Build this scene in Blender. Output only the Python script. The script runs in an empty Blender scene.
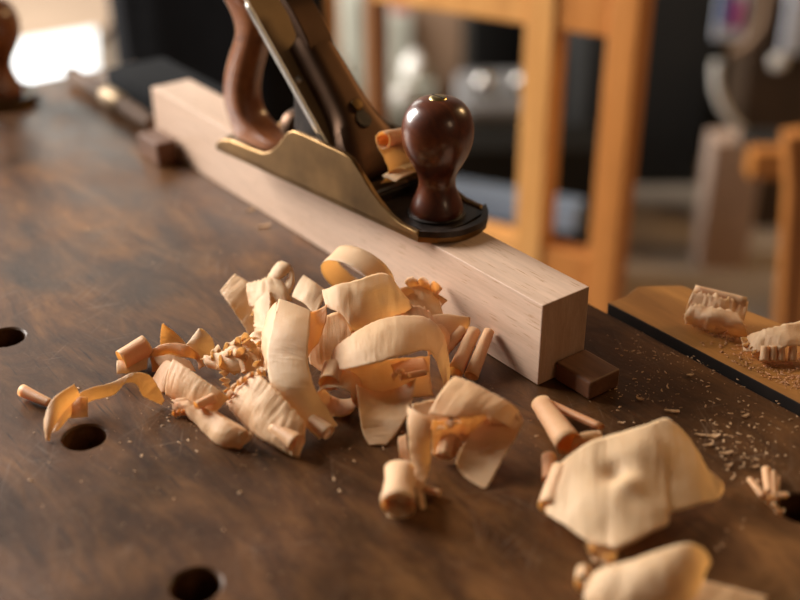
import bpy, bmesh, math, random
from mathutils import Vector, Matrix, noise
random.seed(7)
S = bpy.context.scene
COL = S.collection
ZB = 0.86                      # height of the bench top above the floor
PI = math.pi

# ------------------------------------------------------------------ camera
PITCH, ROLL, FPX, HC = 0.505893, -0.005593, 1138.15, 0.40
cp, sp = math.cos(PITCH), math.sin(PITCH)
FWD = Vector((0, cp, -sp)); RT0 = Vector((1, 0, 0)); UP0 = Vector((0, sp, cp))
RT = math.cos(ROLL) * RT0 + math.sin(ROLL) * UP0
UPV = -math.sin(ROLL) * RT0 + math.cos(ROLL) * UP0
CAM = Vector((0, 0, HC))
cd = bpy.data.cameras.new('camera'); co = bpy.data.objects.new('camera', cd); COL.objects.link(co)
cd.sensor_width = 36; cd.lens = FPX / 800 * 36; cd.clip_start = 0.02; cd.clip_end = 50
M = Matrix.Identity(4)
for i, c in enumerate((RT, UPV, -FWD)):
    for j in range(3): M[j][i] = c[j]
M.translation = CAM + Vector((0, 0, ZB))
co.matrix_world = M
cd.dof.use_dof = True; cd.dof.focus_distance = 0.735; cd.dof.aperture_fstop = 2.6
S.camera = co

def ray(px, py): return FPX * FWD + (px - 400) * RT - (py - 300) * UPV
def W(px, py, z=0.0):          # site survey: the point at height z (metres above the bench top) sighted at px, py
    d = ray(px, py); return CAM + d * ((z - HC) / d.z)
def WY(px, py, y):             # the same at distance y in front of the camera
    d = ray(px, py); return CAM + d * (y / d.y)

# ------------------------------------------------------------------ frames of the bench and the beam
AB = 0.648119
UD = Vector((-math.sin(AB), math.cos(AB), 0)); VD = Vector((math.cos(AB), math.sin(AB), 0))
OB = Vector((0.0875671, 0.6078621, 0))
BROT = AB - PI / 2             # bench local: x = toward the beam's front end, y = across, away from the light
BW, BH, BL = 0.0403, 0.05864, 0.53
def uv(p): q = p - OB; return q.dot(UD), q.dot(VD)
def B(u, v, z=0.0): return OB + UD * u + VD * v + Vector((0, 0, z))
def wm(px, py, z=0.0, gap=-0.002):  # z in millimetres; stays on the window side of the beam
    z = z / 1000.0
    for _ in range(60):
        p = W(px, py, z); u, v = uv(p)
        if v <= gap or u < 0: break
        z += 0.001
    return p

# ------------------------------------------------------------------ materials
def nt(name):
    m = bpy.data.materials.new(name); m.use_nodes = True
    t = m.node_tree; b = t.nodes['Principled BSDF']
    return m, t, b
def N(t, typ, **kw):
    n = t.nodes.new(typ)
    for k, v in kw.items():
        if k in n.inputs.keys(): n.inputs[k].default_value = v
        else: setattr(n, k, v)
    return n
def ramp(t, src, stops):
    r = t.nodes.new('ShaderNodeValToRGB')
    els = r.color_ramp.elements
    while len(els) < len(stops): els.new(0.5)
    for e, (p, c) in zip(els, stops):
        e.position = p; e.color = (*c, 1) if len(c) == 3 else c
    t.links.new(src, r.inputs[0]); return r.outputs[0]
def coords(t, scale=(1, 1, 1), loc=(0, 0, 0)):
    tc = N(t, 'ShaderNodeTexCoord'); mp = N(t, 'ShaderNodeMapping')
    mp.inputs['Scale'].default_value = scale; mp.inputs['Location'].default_value = loc
    t.links.new(tc.outputs['Object'], mp.inputs['Vector']); return mp.outputs[0]
def mixc(t, fac, a, b, mode='MIX'):
    n = t.nodes.new('ShaderNodeMix'); n.data_type = 'RGBA'; n.blend_type = mode
    for s, v in ((n.inputs[0], fac), (n.inputs[6], a), (n.inputs[7], b)):
        if hasattr(v, 'is_linked'): t.links.new(v, s)
        else: s.default_value = v if isinstance(v, float) else (*v, 1)
    return n.outputs[2]
def bump(t, b, src, strength=0.3, dist=0.001):
    n = N(t, 'ShaderNodeBump'); n.inputs['Strength'].default_value = strength; n.inputs['Distance'].default_value = dist
    t.links.new(src, n.inputs['Height']); t.links.new(n.outputs[0], b.inputs['Normal'])

def plain(name, col, rough=0.6, metal=0.0, vary=0.12, scale=40, **kw):
    m, t, b = nt(name)
    nz = N(t, 'ShaderNodeTexNoise', Scale=scale, Detail=4.0); t.links.new(coords(t), nz.inputs['Vector'])
    lo = tuple(c * (1 - vary) for c in col); hi = tuple(min(1, c * (1 + vary)) for c in col)
    t.links.new(ramp(t, nz.outputs[0], [(0.3, lo), (0.7, hi)]), b.inputs['Base Color'])
    b.inputs['Roughness'].default_value = rough; b.inputs['Metallic'].default_value = metal
    for k, v in kw.items(): b.inputs[k.replace('_', ' ')].default_value = v
    return m

def wood(name, lo, mid, hi, rough=0.5, grain=(6, 90, 90), fleck=None, coat=0.0, bstr=0.15):
    m, t, b = nt(name)
    v = coords(t, grain)
    n1 = N(t, 'ShaderNodeTexNoise', Scale=1.0, Detail=6.0, Roughness=0.6, Distortion=0.6); t.links.new(v, n1.inputs['Vector'])
    n2 = N(t, 'ShaderNodeTexNoise', Scale=6.0, Detail=3.0, Roughness=0.7); t.links.new(v, n2.inputs['Vector'])
    c = ramp(t, n1.outputs[0], [(0.25, lo), (0.5, mid), (0.75, hi)])
    c2 = ramp(t, n2.outputs[0], [(0.35, (0.86, 0.86, 0.86)), (0.65, (1, 1, 1))])
    c = mixc(t, 1.0, c, c2, 'MULTIPLY')
    if fleck:
        n3 = N(t, 'ShaderNodeTexNoise', Scale=1.0, Detail=2.0); t.links.new(coords(t, (60, 900, 900)), n3.inputs['Vector'])
        f = ramp(t, n3.outputs[0], [(0.62, (0, 0, 0)), (0.70, (1, 1, 1))])
        c = mixc(t, f, c, fleck)
    t.links.new(c, b.inputs['Base Color']); b.inputs['Roughness'].default_value = rough
    b.inputs['Coat Weight'].default_value = coat; b.inputs['Coat Roughness'].default_value = 0.12
    bump(t, b, n2.outputs[0], bstr, 0.0005)
    return m

def bench_material():
    m, t, b = nt('worn_dark_bench_wood')
    v = coords(t, (8, 24, 24))
    n1 = N(t, 'ShaderNodeTexNoise', Scale=1.0, Detail=7.0, Roughness=0.68, Distortion=1.3); t.links.new(v, n1.inputs['Vector'])
    big = N(t, 'ShaderNodeTexNoise', Scale=9.0, Detail=5.0, Roughness=0.6); t.links.new(coords(t), big.inputs['Vector'])
    fine = N(t, 'ShaderNodeTexNoise', Scale=260.0, Detail=5.0, Roughness=0.75); t.links.new(coords(t, (0.35, 1, 1)), fine.inputs['Vector'])
    c = ramp(t, n1.outputs[0], [(0.3, (0.032, 0.0115, 0.0038)), (0.5, (0.088, 0.0365, 0.0118)), (0.72, (0.180, 0.081, 0.026))])
    w = ramp(t, big.outputs[0], [(0.36, (0.55, 0.53, 0.51)), (0.64, (1.4, 1.33, 1.25))])
    c = mixc(t, 1.0, c, w, 'MULTIPLY')
    f = ramp(t, fine.outputs[0], [(0.55, (0, 0, 0)), (0.78, (0.45, 0.45, 0.45))])
    c = mixc(t, f, c, (0.20, 0.122, 0.066))
    # short scratches in several directions, broken up by a patchy mask
    msk = N(t, 'ShaderNodeTexNoise', Scale=14.0, Detail=3.0); t.links.new(coords(t, (1, 1, 1), (3, 5, 0)), msk.inputs['Vector'])
    mk = ramp(t, msk.outputs[0], [(0.48, (0, 0, 0)), (0.62, (1, 1, 1))])
    for k, (rz, sc, lo) in enumerate(((0.25, (14, 620, 1), 0.66), (1.25, (18, 520, 1), 0.66), (-0.55, (12, 480, 1), 0.67), (2.2, (16, 560, 1), 0.66), (1.8, (9, 380, 1), 0.68))):
        tc = N(t, 'ShaderNodeTexCoord'); mp = N(t, 'ShaderNodeMapping'); mp.vector_type = 'TEXTURE'
        mp.inputs['Rotation'].default_value = (0, 0, rz); mp.inputs['Scale'].default_value = tuple(1 / s for s in sc)
        t.links.new(tc.outputs['Object'], mp.inputs['Vector'])
        ns = N(t, 'ShaderNodeTexNoise', Scale=1.0, Detail=1.0); t.links.new(mp.outputs[0], ns.inputs['Vector'])
        sc_ = ramp(t, ns.outputs[0], [(lo, (0, 0, 0)), (lo + 0.06, (0.5, 0.5, 0.5))])
        c = mixc(t, mixc(t, 1.0, sc_, mk, 'MULTIPLY'), c, (0.21, 0.135, 0.09))
    pores = N(t, 'ShaderNodeTexNoise', Scale=1.0, Detail=2.0); t.links.new(coords(t, (30, 520, 300)), pores.inputs['Vector'])
    pf = ramp(t, pores.outputs[0], [(0.28, (0.75, 0.75, 0.75)), (0.38, (0, 0, 0))])
    c = mixc(t, pf, c, (0.012, 0.006, 0.004))
    t.links.new(c, b.inputs['Base Color'])
    r = ramp(t, big.outputs[0], [(0.3, (0.33,) * 3), (0.7, (0.50,) * 3)])
    t.links.new(r, b.inputs['Roughness'])
    b.inputs['Specular IOR Level'].default_value = 0.27
    bump(t, b, fine.outputs[0], 0.3, 0.0007)
    return m

def shaving_material(name, base, trans, tw=0.42):
    m, t, b = nt(name)
    nz = N(t, 'ShaderNodeTexNoise', Scale=1.0, Detail=5.0, Roughness=0.65)
    tc = N(t, 'ShaderNodeTexCoord'); mp = N(t, 'ShaderNodeMapping'); mp.inputs['Scale'].default_value = (5, 60, 1)
    t.links.new(tc.outputs['UV'], mp.inputs['Vector']); t.links.new(mp.outputs[0], nz.inputs['Vector'])
    lo = tuple(c * q_ for c, q_ in zip(base, (0.92, 0.80, 0.66)))
    hi = tuple(min(1, c * 1.10) for c in base)
    c = ramp(t, nz.outputs[0], [(0.3, lo), (0.55, base), (0.75, hi)])
    t.links.new(c, b.inputs['Base Color']); b.inputs['Roughness'].default_value = 0.42
    b.inputs['Specular IOR Level'].default_value = 0.45
    b.inputs['Sheen Weight'].default_value = 0.15
    rp = N(t, 'ShaderNodeTexNoise', Scale=1.0, Detail=2.0, Distortion=0.4); mp2 = N(t, 'ShaderNodeMapping'); mp2.inputs['Scale'].default_value = (38, 2.5, 1)
    t.links.new(tc.outputs['UV'], mp2.inputs['Vector']); t.links.new(mp2.outputs[0], rp.inputs['Vector'])
    ad = N(t, 'ShaderNodeMath', operation='ADD'); t.links.new(nz.outputs[0], ad.inputs[0]); t.links.new(rp.outputs[0], ad.inputs[1])
    bump(t, b, ad.outputs[0], 0.5, 0.0007)
    tr = N(t, 'ShaderNodeBsdfTranslucent'); tr.inputs['Color'].default_value = (*trans, 1)
    mx = N(t, 'ShaderNodeMixShader'); mx.inputs[0].default_value = tw
    t.links.new(b.outputs[0], mx.inputs[1]); t.links.new(tr.outputs[0], mx.inputs[2])
    t.links.new(mx.outputs[0], t.nodes['Material Output'].inputs[0])
    return m

MAT = {}
MAT['bench'] = bench_material()
MAT['jaw'] = wood('amber_stained_vise_wood', (0.25, 0.097, 0.020), (0.41, 0.172, 0.038), (0.52, 0.24, 0.062), 0.5, (5, 40, 40))
MAT['beech'] = wood('planed_beech', (0.58, 0.385, 0.27), (0.66, 0.455, 0.33), (0.71, 0.505, 0.375), 0.45, (4, 55, 55), fleck=(0.42, 0.25, 0.14))
MAT['beech_end'] = wood('sawn_beech_end', (0.47, 0.28, 0.17), (0.54, 0.335, 0.21), (0.60, 0.385, 0.25), 0.7, (70, 160, 25), bstr=0.3)
MAT['rosewood'] = wood('polished_rosewood', (0.048, 0.010, 0.004), (0.098, 0.022, 0.007), (0.17, 0.043, 0.012), 0.32, (18, 120, 60), coat=0.5)
MAT['tote'] = wood('oiled_rosewood', (0.13, 0.035, 0.010), (0.24, 0.075, 0.022), (0.34, 0.125, 0.04), 0.32, (20, 90, 60), coat=0.7)
MAT['bronze'] = plain('bronze', (0.215, 0.125, 0.050), 0.42, 1.0, 0.42, 22)
MAT['bronze_cap'] = plain('dark_bronze', (0.095, 0.050, 0.028), 0.48, 0.9, 0.2, 30)
MAT['bronze_edge'] = plain('bright_bronze', (0.72, 0.56, 0.30), 0.25, 1.0, 0.1, 25)
MAT['iron'] = plain('japanned_iron', (0.030, 0.020, 0.016), 0.42, 0.35, 0.5, 160)
MAT['steel'] = plain('ground_steel', (0.62, 0.59, 0.55), 0.28, 1.0, 0.08, 60)
MAT['steel_dull'] = plain('dull_steel', (0.30, 0.205, 0.115), 0.5, 0.75, 0.1, 30)
MAT['brass'] = plain('brass', (0.60, 0.44, 0.19), 0.28, 1.0, 0.1, 60)
MAT['gap_shade'] = plain('gap_shade_wood', (0.018, 0.009, 0.005), 0.8, 0, 0.3, 60)
MAT['dog'] = wood('dark_walnut', (0.085, 0.030, 0.011), (0.155, 0.060, 0.023), (0.21, 0.090, 0.038), 0.55, (12, 120, 120))
SH = [shaving_material('fresh_shaving_pale', (0.89, 0.655, 0.385), (0.99, 0.66, 0.29), 0.48),
      shaving_material('fresh_shaving_cream', (0.91, 0.71, 0.46), (0.99, 0.71, 0.36), 0.45),
      shaving_material('fresh_shaving_amber', (0.88, 0.605, 0.33), (0.99, 0.58, 0.20), 0.52)]
MAT['chip'] = plain('wood_chip', (0.55, 0.33, 0.17), 0.7, 0, 0.35, 300)
MAT['dust'] = plain('sawdust', (0.56, 0.27, 0.13), 0.9, 0, 0.3, 900)
MAT['pine'] = wood('orange_pine', (0.46, 0.20, 0.05), (0.57, 0.27, 0.075), (0.66, 0.34, 0.11), 0.45, (30, 30, 3))
MAT['brown_pine'] = wood('dark_brown_post', (0.13, 0.045, 0.010), (0.19, 0.070, 0.016), (0.24, 0.095, 0.024), 0.5, (30, 30, 3))
MAT['pine_mid'] = wood('amber_pine', (0.36, 0.125, 0.022), (0.46, 0.17, 0.034), (0.54, 0.22, 0.055), 0.45, (30, 30, 3))
MAT['pine_dark'] = wood('brown_pine', (0.26, 0.085, 0.016), (0.36, 0.13, 0.026), (0.45, 0.18, 0.045), 0.5, (30, 30, 3))
MAT['pale_wood'] = wood('pale_board', (0.58, 0.41, 0.31), (0.64, 0.46, 0.36), (0.70, 0.51, 0.40), 0.6, (4, 30, 30))
MAT['paper'] = plain('white_board', (0.80, 0.84, 0.87), 0.6, 0, 0.02, 10)
MAT['black'] = plain('black_cloth', (0.0045, 0.0045, 0.0055), 0.95, 0, 0.3, 30, Specular_IOR_Level=0.15)
MAT['black_paint'] = plain('black_paint', (0.010, 0.009, 0.008), 0.7, 0, 0.2, 15)
MAT['grey_metal'] = plain('grey_machine_metal', (0.26, 0.25, 0.25), 0.45, 0.3, 0.15, 12)
MAT['grey_cloth'] = plain('grey_green_cloth', (0.34, 0.33, 0.27), 0.9, 0, 0.15, 12)
MAT['blue_grey'] = plain('blue_grey_paint', (0.16, 0.19, 0.24), 0.5, 0, 0.1, 12)
MAT['brown_card'] = plain('brown_card', (0.30, 0.19, 0.12), 0.8, 0, 0.15, 10)
MAT['white_glaze'] = plain('white_glaze', (0.80, 0.76, 0.70), 0.25, 0, 0.04, 10)
MAT['red'] = plain('red_plastic', (0.45, 0.06, 0.05), 0.5, 0, 0.1, 10)
MAT['floor'] = plain('concrete_floor', (0.40, 0.31, 0.23), 0.75, 0, 0.25, 3)
MAT['wall'] = plain('dim_plaster', (0.22, 0.20, 0.18), 0.9, 0, 0.08, 3)
MAT['trim'] = plain('painted_trim', (0.65, 0.64, 0.62), 0.5, 0, 0.05, 3)

# ------------------------------------------------------------------ object helpers
TOPS = []
def tag(o, label, cat, group=None, kind=None):
    if label: o['label'] = label
    if cat: o['category'] = cat
    if group: o['group'] = group
    if kind: o['kind'] = kind
    return o
def link(o, parent=None):
    COL.objects.link(o)
    if parent is not None: o.parent = parent
    else: TOPS.append(o)
    return o
def empty(name, label, cat, loc=(0, 0, 0), rz=0.0, group=None):
    o = bpy.data.objects.new(name, None); o.empty_display_size = 0.05
    o.location = loc; o.rotation_euler = (0, 0, rz); link(o); return tag(o, label, cat, group)
def obj(name, bm, mat, parent=None, smooth=40, bevel=0.0, seg=2, loc=None, rz=0.0):
    me = bpy.data.meshes.new(name)
    bmesh.ops.recalc_face_normals(bm, faces=bm.faces)
    bm.to_mesh(me); bm.free()
    for m in (mat if isinstance(mat, (list, tuple)) else [mat]): me.materials.append(m)
    if smooth:
        me.polygons.foreach_set('use_smooth', [True] * len(me.polygons))
        try: me.set_sharp_from_angle(angle=math.radians(smooth))
        except Exception: pass
    o = bpy.data.objects.new(name, me)
    if loc is not None: o.location = loc
    o.rotation_euler = (0, 0, rz)
    if bevel:
        md = o.modifiers.new('edge', 'BEVEL'); md.width = bevel; md.segments = seg; md.limit_method = 'ANGLE'; md.angle_limit = math.radians(35)
    return link(o, parent)
def add_box(bm, x0, x1, y0, y1, z0, z1, mi=0):
    vs = [bm.verts.new((x, y, z)) for z in (z0, z1) for y in (y0, y1) for x in (x0, x1)]
    for f in ((0, 2, 3, 1), (4, 5, 7, 6), (0, 1, 5, 4), (2, 6, 7, 3), (0, 4, 6, 2), (1, 3, 7, 5)):
        bm.faces.new([vs[i] for i in f]).material_index = mi
    return vs
def box(*a):
    bm = bmesh.new(); add_box(bm, *a); return bm
def add_prism(bm, pts, h0, h1, axis='z'):
    def P(p, h): return (p[0], p[1], h) if axis == 'z' else (p[0], h, p[1])
    a = [bm.verts.new(P(p, h0)) for p in pts]; b = [bm.verts.new(P(p, h1)) for p in pts]
    n = len(pts); bm.faces.new(a); bm.faces.new(b[::-1])
    for i in range(n): bm.faces.new((a[i], a[(i + 1) % n], b[(i + 1) % n], b[i]))
def prism(pts, h0, h1, axis='z'):
    bm = bmesh.new(); add_prism(bm, pts, h0, h1, axis); return bm
def add_lathe(bm, prof, seg=32, c=(0, 0, 0)):
    rings = []
    for r, z in prof:
        rings.append([bm.verts.new((c[0] + r * math.cos(2 * PI * k / seg), c[1] + r * math.sin(2 * PI * k / seg), c[2] + z)) for k in range(seg)])
    for a, b in zip(rings, rings[1:]):
        for k in range(seg): bm.faces.new((a[k], a[(k + 1) % seg], b[(k + 1) % seg], b[k]))
    bm.faces.new(rings[0][::-1]); bm.faces.new(rings[-1])
def lathe(prof, seg=32, c=(0, 0, 0)):
    bm = bmesh.new(); add_lathe(bm, prof, seg, c); return bm
def crom(P, n):                # Catmull-Rom through a list of tuples
    Q = [2 * Vector(P[0]) - Vector(P[1])] + [Vector(p) for p in P] + [2 * Vector(P[-1]) - Vector(P[-2])]
    out = []
    for i in range(1, len(Q) - 2):
        for k in range(n):
            t = k / n; a, b, c, d = Q[i - 1:i + 3]
            out.append(0.5 * (2 * b + (c - a) * t + (2 * a - 5 * b + 4 * c - d) * t * t + (3 * b - a - 3 * c + d) * t ** 3))
    out.append(Q[-2]); return out
def add_tube(bm, pts, rad, seg=16, cap=True):
    pts = [Vector(p) for p in pts]; n = len(pts)
    rs = rad if isinstance(rad, (list, tuple)) else [rad] * n
    rings = []; ref = None
    for i, p in enumerate(pts):
        t = (pts[min(i + 1, n - 1)] - pts[max(i - 1, 0)]).normalized()
        if ref is None: ref = t.orthogonal().normalized()
        ref = (ref - t * ref.dot(t)).normalized(); s = t.cross(ref)
        rings.append([bm.verts.new(p + rs[i] * (math.cos(2 * PI * k / seg) * ref + math.sin(2 * PI * k / seg) * s)) for k in range(seg)])
    for a, b in zip(rings, rings[1:]):
        for k in range(seg): bm.faces.new((a[k], a[(k + 1) % seg], b[(k + 1) % seg], b[k]))
    if cap: bm.faces.new(rings[0][::-1]); bm.faces.new(rings[-1])
def tube(pts, rad, seg=16):
    bm = bmesh.new(); add_tube(bm, pts, rad, seg); return bm

# ------------------------------------------------------------------ the workbench
bench = empty('workbench', 'large dark stained workbench with round dog holes, worn scratched top', 'workbench', B(0, 0), BROT)
def bl(p): u, v = uv(p); return (-u, v)              # world -> bench local
HOLES = [W(84.5, 437), W(196, 585), W(6, 337), W(803, 508)]
bm = bmesh.new()
add_box(bm, -0.79, 1.35, -0.80, 0.1038, -0.075, 0.0)
top = obj('benchtop', bm, MAT['bench'], bench, smooth=0)
bmc = bmesh.new()
for h in HOLES:
    x, y = bl(h); add_lathe(bmc, [(0.0127, -0.070), (0.0127, -0.0012), (0.0139, 0.0), (0.0142, 0.001)], 40, (x, y, 0))
cut = obj('cutter', bmc, MAT['bench'], bench, smooth=0)
md = top.modifiers.new('holes', 'BOOLEAN'); md.object = cut; md.operation = 'DIFFERENCE'; md.solver = 'EXACT'
bpy.context.view_layer.update()
dg = bpy.context.evaluated_depsgraph_get()
me = bpy.data.meshes.new_from_object(top.evaluated_get(dg), depsgraph=dg)
top.modifiers.clear(); top.data = me
bpy.data.objects.remove(cut, do_unlink=True)
b2 = top.modifiers.new('edge', 'BEVEL'); b2.width = 0.0015; b2.segments = 2; b2.limit_method = 'ANGLE'; b2.angle_limit = math.radians(60)
# raised jaw of the vise beyond the beam, with clipped corners
ZJ = 0.0025
jp = [bl(W(*q, ZJ)) for q in ((606, 303), (612, 293), (638, 286), (680, 286))]
jaw = [(jp[0][0], 0.1118), (jp[0][0] + 0.002, jp[1][1] + 0.003), (jp[2][0], jp[2][1]), (jp[3][0], jp[3][1] + 0.002), (0.10, 0.192), (0.70, 0.192), (0.70, 0.1118)]
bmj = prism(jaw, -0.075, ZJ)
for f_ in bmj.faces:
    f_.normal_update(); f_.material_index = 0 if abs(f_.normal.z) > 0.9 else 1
obj('vise_jaw', bmj, [MAT['jaw'], MAT['gap_shade']], bench, smooth=0, bevel=0.0008)  # side faces painted dark to stand for the shade in the gap
bm = bmesh.new(); add_box(bm, -0.70, 1.25, -0.72, -0.69, -0.20, -0.075); add_box(bm, -0.70, 1.25, 0.03, 0.06, -0.20, -0.075)
obj('apron', bm, MAT['dog'], bench, smooth=0)
for x in (-0.70, 1.17):
    for y in (-0.70, 0.0):
        obj('leg', box(x, x + 0.08, y, y + 0.08, -ZB, -0.0751), MAT['dog'], bench, smooth=0)

# ------------------------------------------------------------------ the beech beam
bm = bmesh.new(); add_box(bm, -BL, 0, 0, BW, 0.0004, BH)
for f in bm.faces:
    f.material_index = 1 if abs(f.calc_center_median().x) < 1e-6 or f.calc_center_median().x < -BL + 1e-6 else 0
beam = obj('beech_beam', bm, [MAT['beech'], MAT['beech_end']], smooth=0, bevel=0.0006, loc=B(0, 0), rz=BROT)
tag(beam, 'square pale beech beam lying along the bench under the hand plane', 'beam')

# dark stop block against the beam's front end
bm = bmesh.new(); add_box(bm, 0.0, 0.031, 0.0, 0.0265, -0.055, 0.0135)
stop = obj('bench_stop', bm, MAT['dog'], smooth=0, bevel=0.0012, loc=B(-0.0010, 0.0135), rz=BROT)
stop.data.transform(Matrix.Rotation(0, 4, 'Z'))
for v_ in stop.data.vertices:
    if v_.co.z < 0: v_.co.z = 0.0004
tag(stop, 'small dark brown wooden stop block against the front end of the beam', 'bench stop')

# ------------------------------------------------------------------ the hand plane
PANG = math.radians(-47.165)
PX = Vector((math.cos(PANG), math.sin(PANG), 0)); PY = Vector((-math.sin(PANG), math.cos(PANG), 0))
PA = Vector((0.012459, 0.696116, BH)); PW = 0.033      # PA: near corner of the toe
PO = PA + PY * PW                                       # local origin: middle of the toe, sole level
PO.z = BH + 0.0003
def onp(px, py, yl):           # world point on the plane's own lengthwise section at offset yl
    d = ray(px, py); t = (yl - (CAM - PO).dot(PY)) / d.dot(PY); return CAM + d * t

def make_plane(label, loc, rz, knob_scale=1.0, knob_mat='rosewood'):
    t = empty('hand_plane', label, 'hand plane', loc, rz, None)
    # body: sole plate with rounded toe and heel
    def ends(n=9):
        pts = []
        for k in range(n):      # toe arc
            y = -PW + 2 * PW * k / (n - 1); pts.append((0.0200 * (1 - abs(y / PW) ** 2.6), y))
        for k in range(n):
            y = PW - 2 * PW * k / (n - 1); pts.append((-0.237 - 0.012 * (1 - (y / PW) ** 2), y))
        return pts
    bm = bmesh.new()
    add_prism(bm, ends(), 0, 0.0045)
    body = obj('body', bm, MAT['bronze'], t, smooth=30, bevel=0.0005)
    # cheeks: side walls with the hump
    prof = [(-0.2375, 0.0), (-0.2380, 0.0050), (-0.2300, 0.0105), (-0.2164, 0.0140), (-0.195, 0.0143), (-0.1742, 0.0150), (-0.1640, 0.0190), (-0.1555, 0.0255), (-0.1450, 0.0365),
            (-0.1400, 0.0412), (-0.1345, 0.0440), (-0.125, 0.0444), (-0.100, 0.0434), (-0.0770, 0.0425), (-0.0691, 0.0410), (-0.0640, 0.0375), (-0.0567, 0.0315), (-0.0480, 0.0235), (-0.0382, 0.0165), (-0.0280, 0.0110),
            (-0.0179, 0.0080), (-0.0080, 0.0075), (-0.0020, 0.0072), (0.0008, 0.0045), (0.0005, 0.0)]
    for s in (-1, 1):
        y0, y1 = (-PW, -PW + 0.0042) if s < 0 else (PW - 0.0042, PW)
        obj('cheek', prism(prof, y0, y1, 'y'), MAT['bronze'], t, smooth=25, bevel=0.0007)
    # toe rim and toe floor casting
    bm = bmesh.new()
    inner = [(0.0200 * (1 - abs(y / PW) ** 2.6) - 0.0005, y) for y in [(-1 + k / 8) * (PW - 0.0045) for k in range(17)]]
    outer = [(0.0200 * (1 - abs(y / PW) ** 2.6) + 0.0005, y) for y in [(-1 + k / 8) * PW for k in range(17)]]
    A = [[bm.verts.new((p[0], p[1], z)) for p in outer] for z in (0.0045, 0.0088)]
    C = [[bm.verts.new((p[0] - 0.004, p[1] * 0.97, z)) for p in inner] for z in (0.0045, 0.0088)]
    for k in range(16):
        bm.faces.new((A[0][k], A[0][k + 1], A[1][k + 1], A[1][k])); bm.faces.new((C[0][k], C[1][k], C[1][k + 1], C[0][k + 1]))
        bm.faces.new((A[1][k], A[1][k + 1], C[1][k + 1], C[1][k])); bm.faces.new((A[0][k], C[0][k], C[0][k + 1], A[0][k + 1]))
    for k in (0, 16): bm.faces.new((A[0][k], A[1][k], C[1][k], C[0][k]))
    obj('toe_rim', bm, MAT['iron'], t, smooth=40)
    bm = bmesh.new(); add_prism(bm, [(0.006, -0.026), (0.010, 0), (0.006, 0.026), (-0.060, 0.0285), (-0.060, -0.0285)], 0.0046, 0.0062)
    obj('toe_floor', bm, MAT['iron'], t, smooth=20)
    # cross rib ahead of the mouth
    obj('mouth_rib', box(-0.060, -0.055, -0.0285, 0.0285, 0.0046, 0.013), MAT['iron'], t, smooth=0, bevel=0.001)
    # front knob
    ks = knob_scale
    prof = [(0.0165, 0.0062), (0.0182, 0.0075), (0.0186, 0.0115), (0.0172, 0.0165), (0.0146, 0.0225), (0.0130, 0.0280), (0.0129, 0.0330), (0.0146, 0.0390), (0.0180, 0.0450), (0.0214, 0.0515),
            (0.0238, 0.0590), (0.0247, 0.0665), (0.0240, 0.0740), (0.0216, 0.0810), (0.0172, 0.0865), (0.0115, 0.0895), (0.0062, 0.0906), (0.0058, 0.0900)]
    if ks != 1: prof = [(r * ks, 0.0062 + (z - 0.0062) * ks) for r, z in prof]
    pr = [(p.x, p.y) for p in crom([(r, z, 0) for r, z in prof], 3)]
    zt = prof[-2][1]
    knob = obj('front_knob', lathe(pr, 48, (-0.0155, 0, 0)), MAT[knob_mat], t, smooth=60)
    ring = obj('knob_collar', lathe([(0.0182, 0.0060), (0.0200, 0.0063), (0.0203, 0.0078), (0.0190, 0.0086), (0.0178, 0.0084)], 40, (-0.0155, 0, 0)), MAT['iron'], knob, smooth=50)
    bm = bmesh.new(); add_lathe(bm, [(0.0056, zt - 0.0015), (0.0062, zt), (0.0055, zt + 0.0009), (0.003, zt + 0.0013), (0.0008, zt + 0.0013)], 24, (-0.0155, 0, 0))
    obj('knob_screw', bm, MAT['brass'], knob, smooth=50)
    obj('screw_slot', box(-0.0210, -0.0100, -0.0006, 0.0006, zt + 0.0008, zt + 0.00145), MAT['iron'], knob, smooth=0)
    # tote (rear handle): outline swept with a rounded cross-section
    rear = [(-0.2455, 0.0062), (-0.2505, 0.0120), (-0.2560, 0.0250), (-0.2565, 0.0380), (-0.2535, 0.0500), (-0.2480, 0.0630), (-0.2405, 0.0760), (-0.2335, 0.0870), (-0.2300, 0.0960), (-0.2325, 0.1040), (-0.2385, 0.1120), (-0.2445, 0.1185), (-0.2440, 0.1225)]
    front = [(-0.1740, 0.0062), (-0.1790, 0.0120), (-0.1950, 0.0145), (-0.2100, 0.0190), (-0.2190, 0.0270), (-0.2215, 0.0390), (-0.2185, 0.0530), (-0.2120, 0.0680), (-0.2045, 0.0820), (-0.1975, 0.0950), (-0.1960, 0.1050), (-0.2020, 0.1150), (-0.2200, 0.1235)]
    R_ = crom([(x, z, 0) for x, z in rear], 4); F_ = crom([(x, z, 0) for x, z in front], 4)
    R_ = [p - Vector((0.003, 0, 0)) for p in R_]; F_ = [p - Vector((0.006, 0, 0)) for p in F_]
    bm = bmesh.new(); rings = []; SEG = 28; n = len(R_)
    for i, (a, c) in enumerate(zip(R_, F_)):
        mid = (a + c) / 2; hx = (c - a) / 2
        hw = 0.0125 if i > 6 else 0.0150 - 0.0025 * i / 6
        ring = []
        for k in range(SEG):
            th = 2 * PI * k / SEG; cx, sx = math.cos(th), math.sin(th)
            e = 0.62
            qx = math.copysign(abs(cx) ** e, cx); qy = math.copysign(abs(sx) ** 0.75, sx)
            ring.append(bm.verts.new((mid.x + hx.x * qx, hw * qy, mid.y + hx.y * qx)))
        rings.append(ring)
    for a, c in zip(rings, rings[1:]):
        for k in range(SEG): bm.faces.new((a[k], a[(k + 1) % SEG], c[(k + 1) % SEG], c[k]))
    bm.faces.new(rings[0][::-1]); bm.faces.new(rings[-1])
    obj('tote', bm, MAT['tote'], t, smooth=60)
    # blade assembly: everything bedded at 45 degrees; s runs up the blade, n off it
    Q = math.sqrt(0.5)
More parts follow.
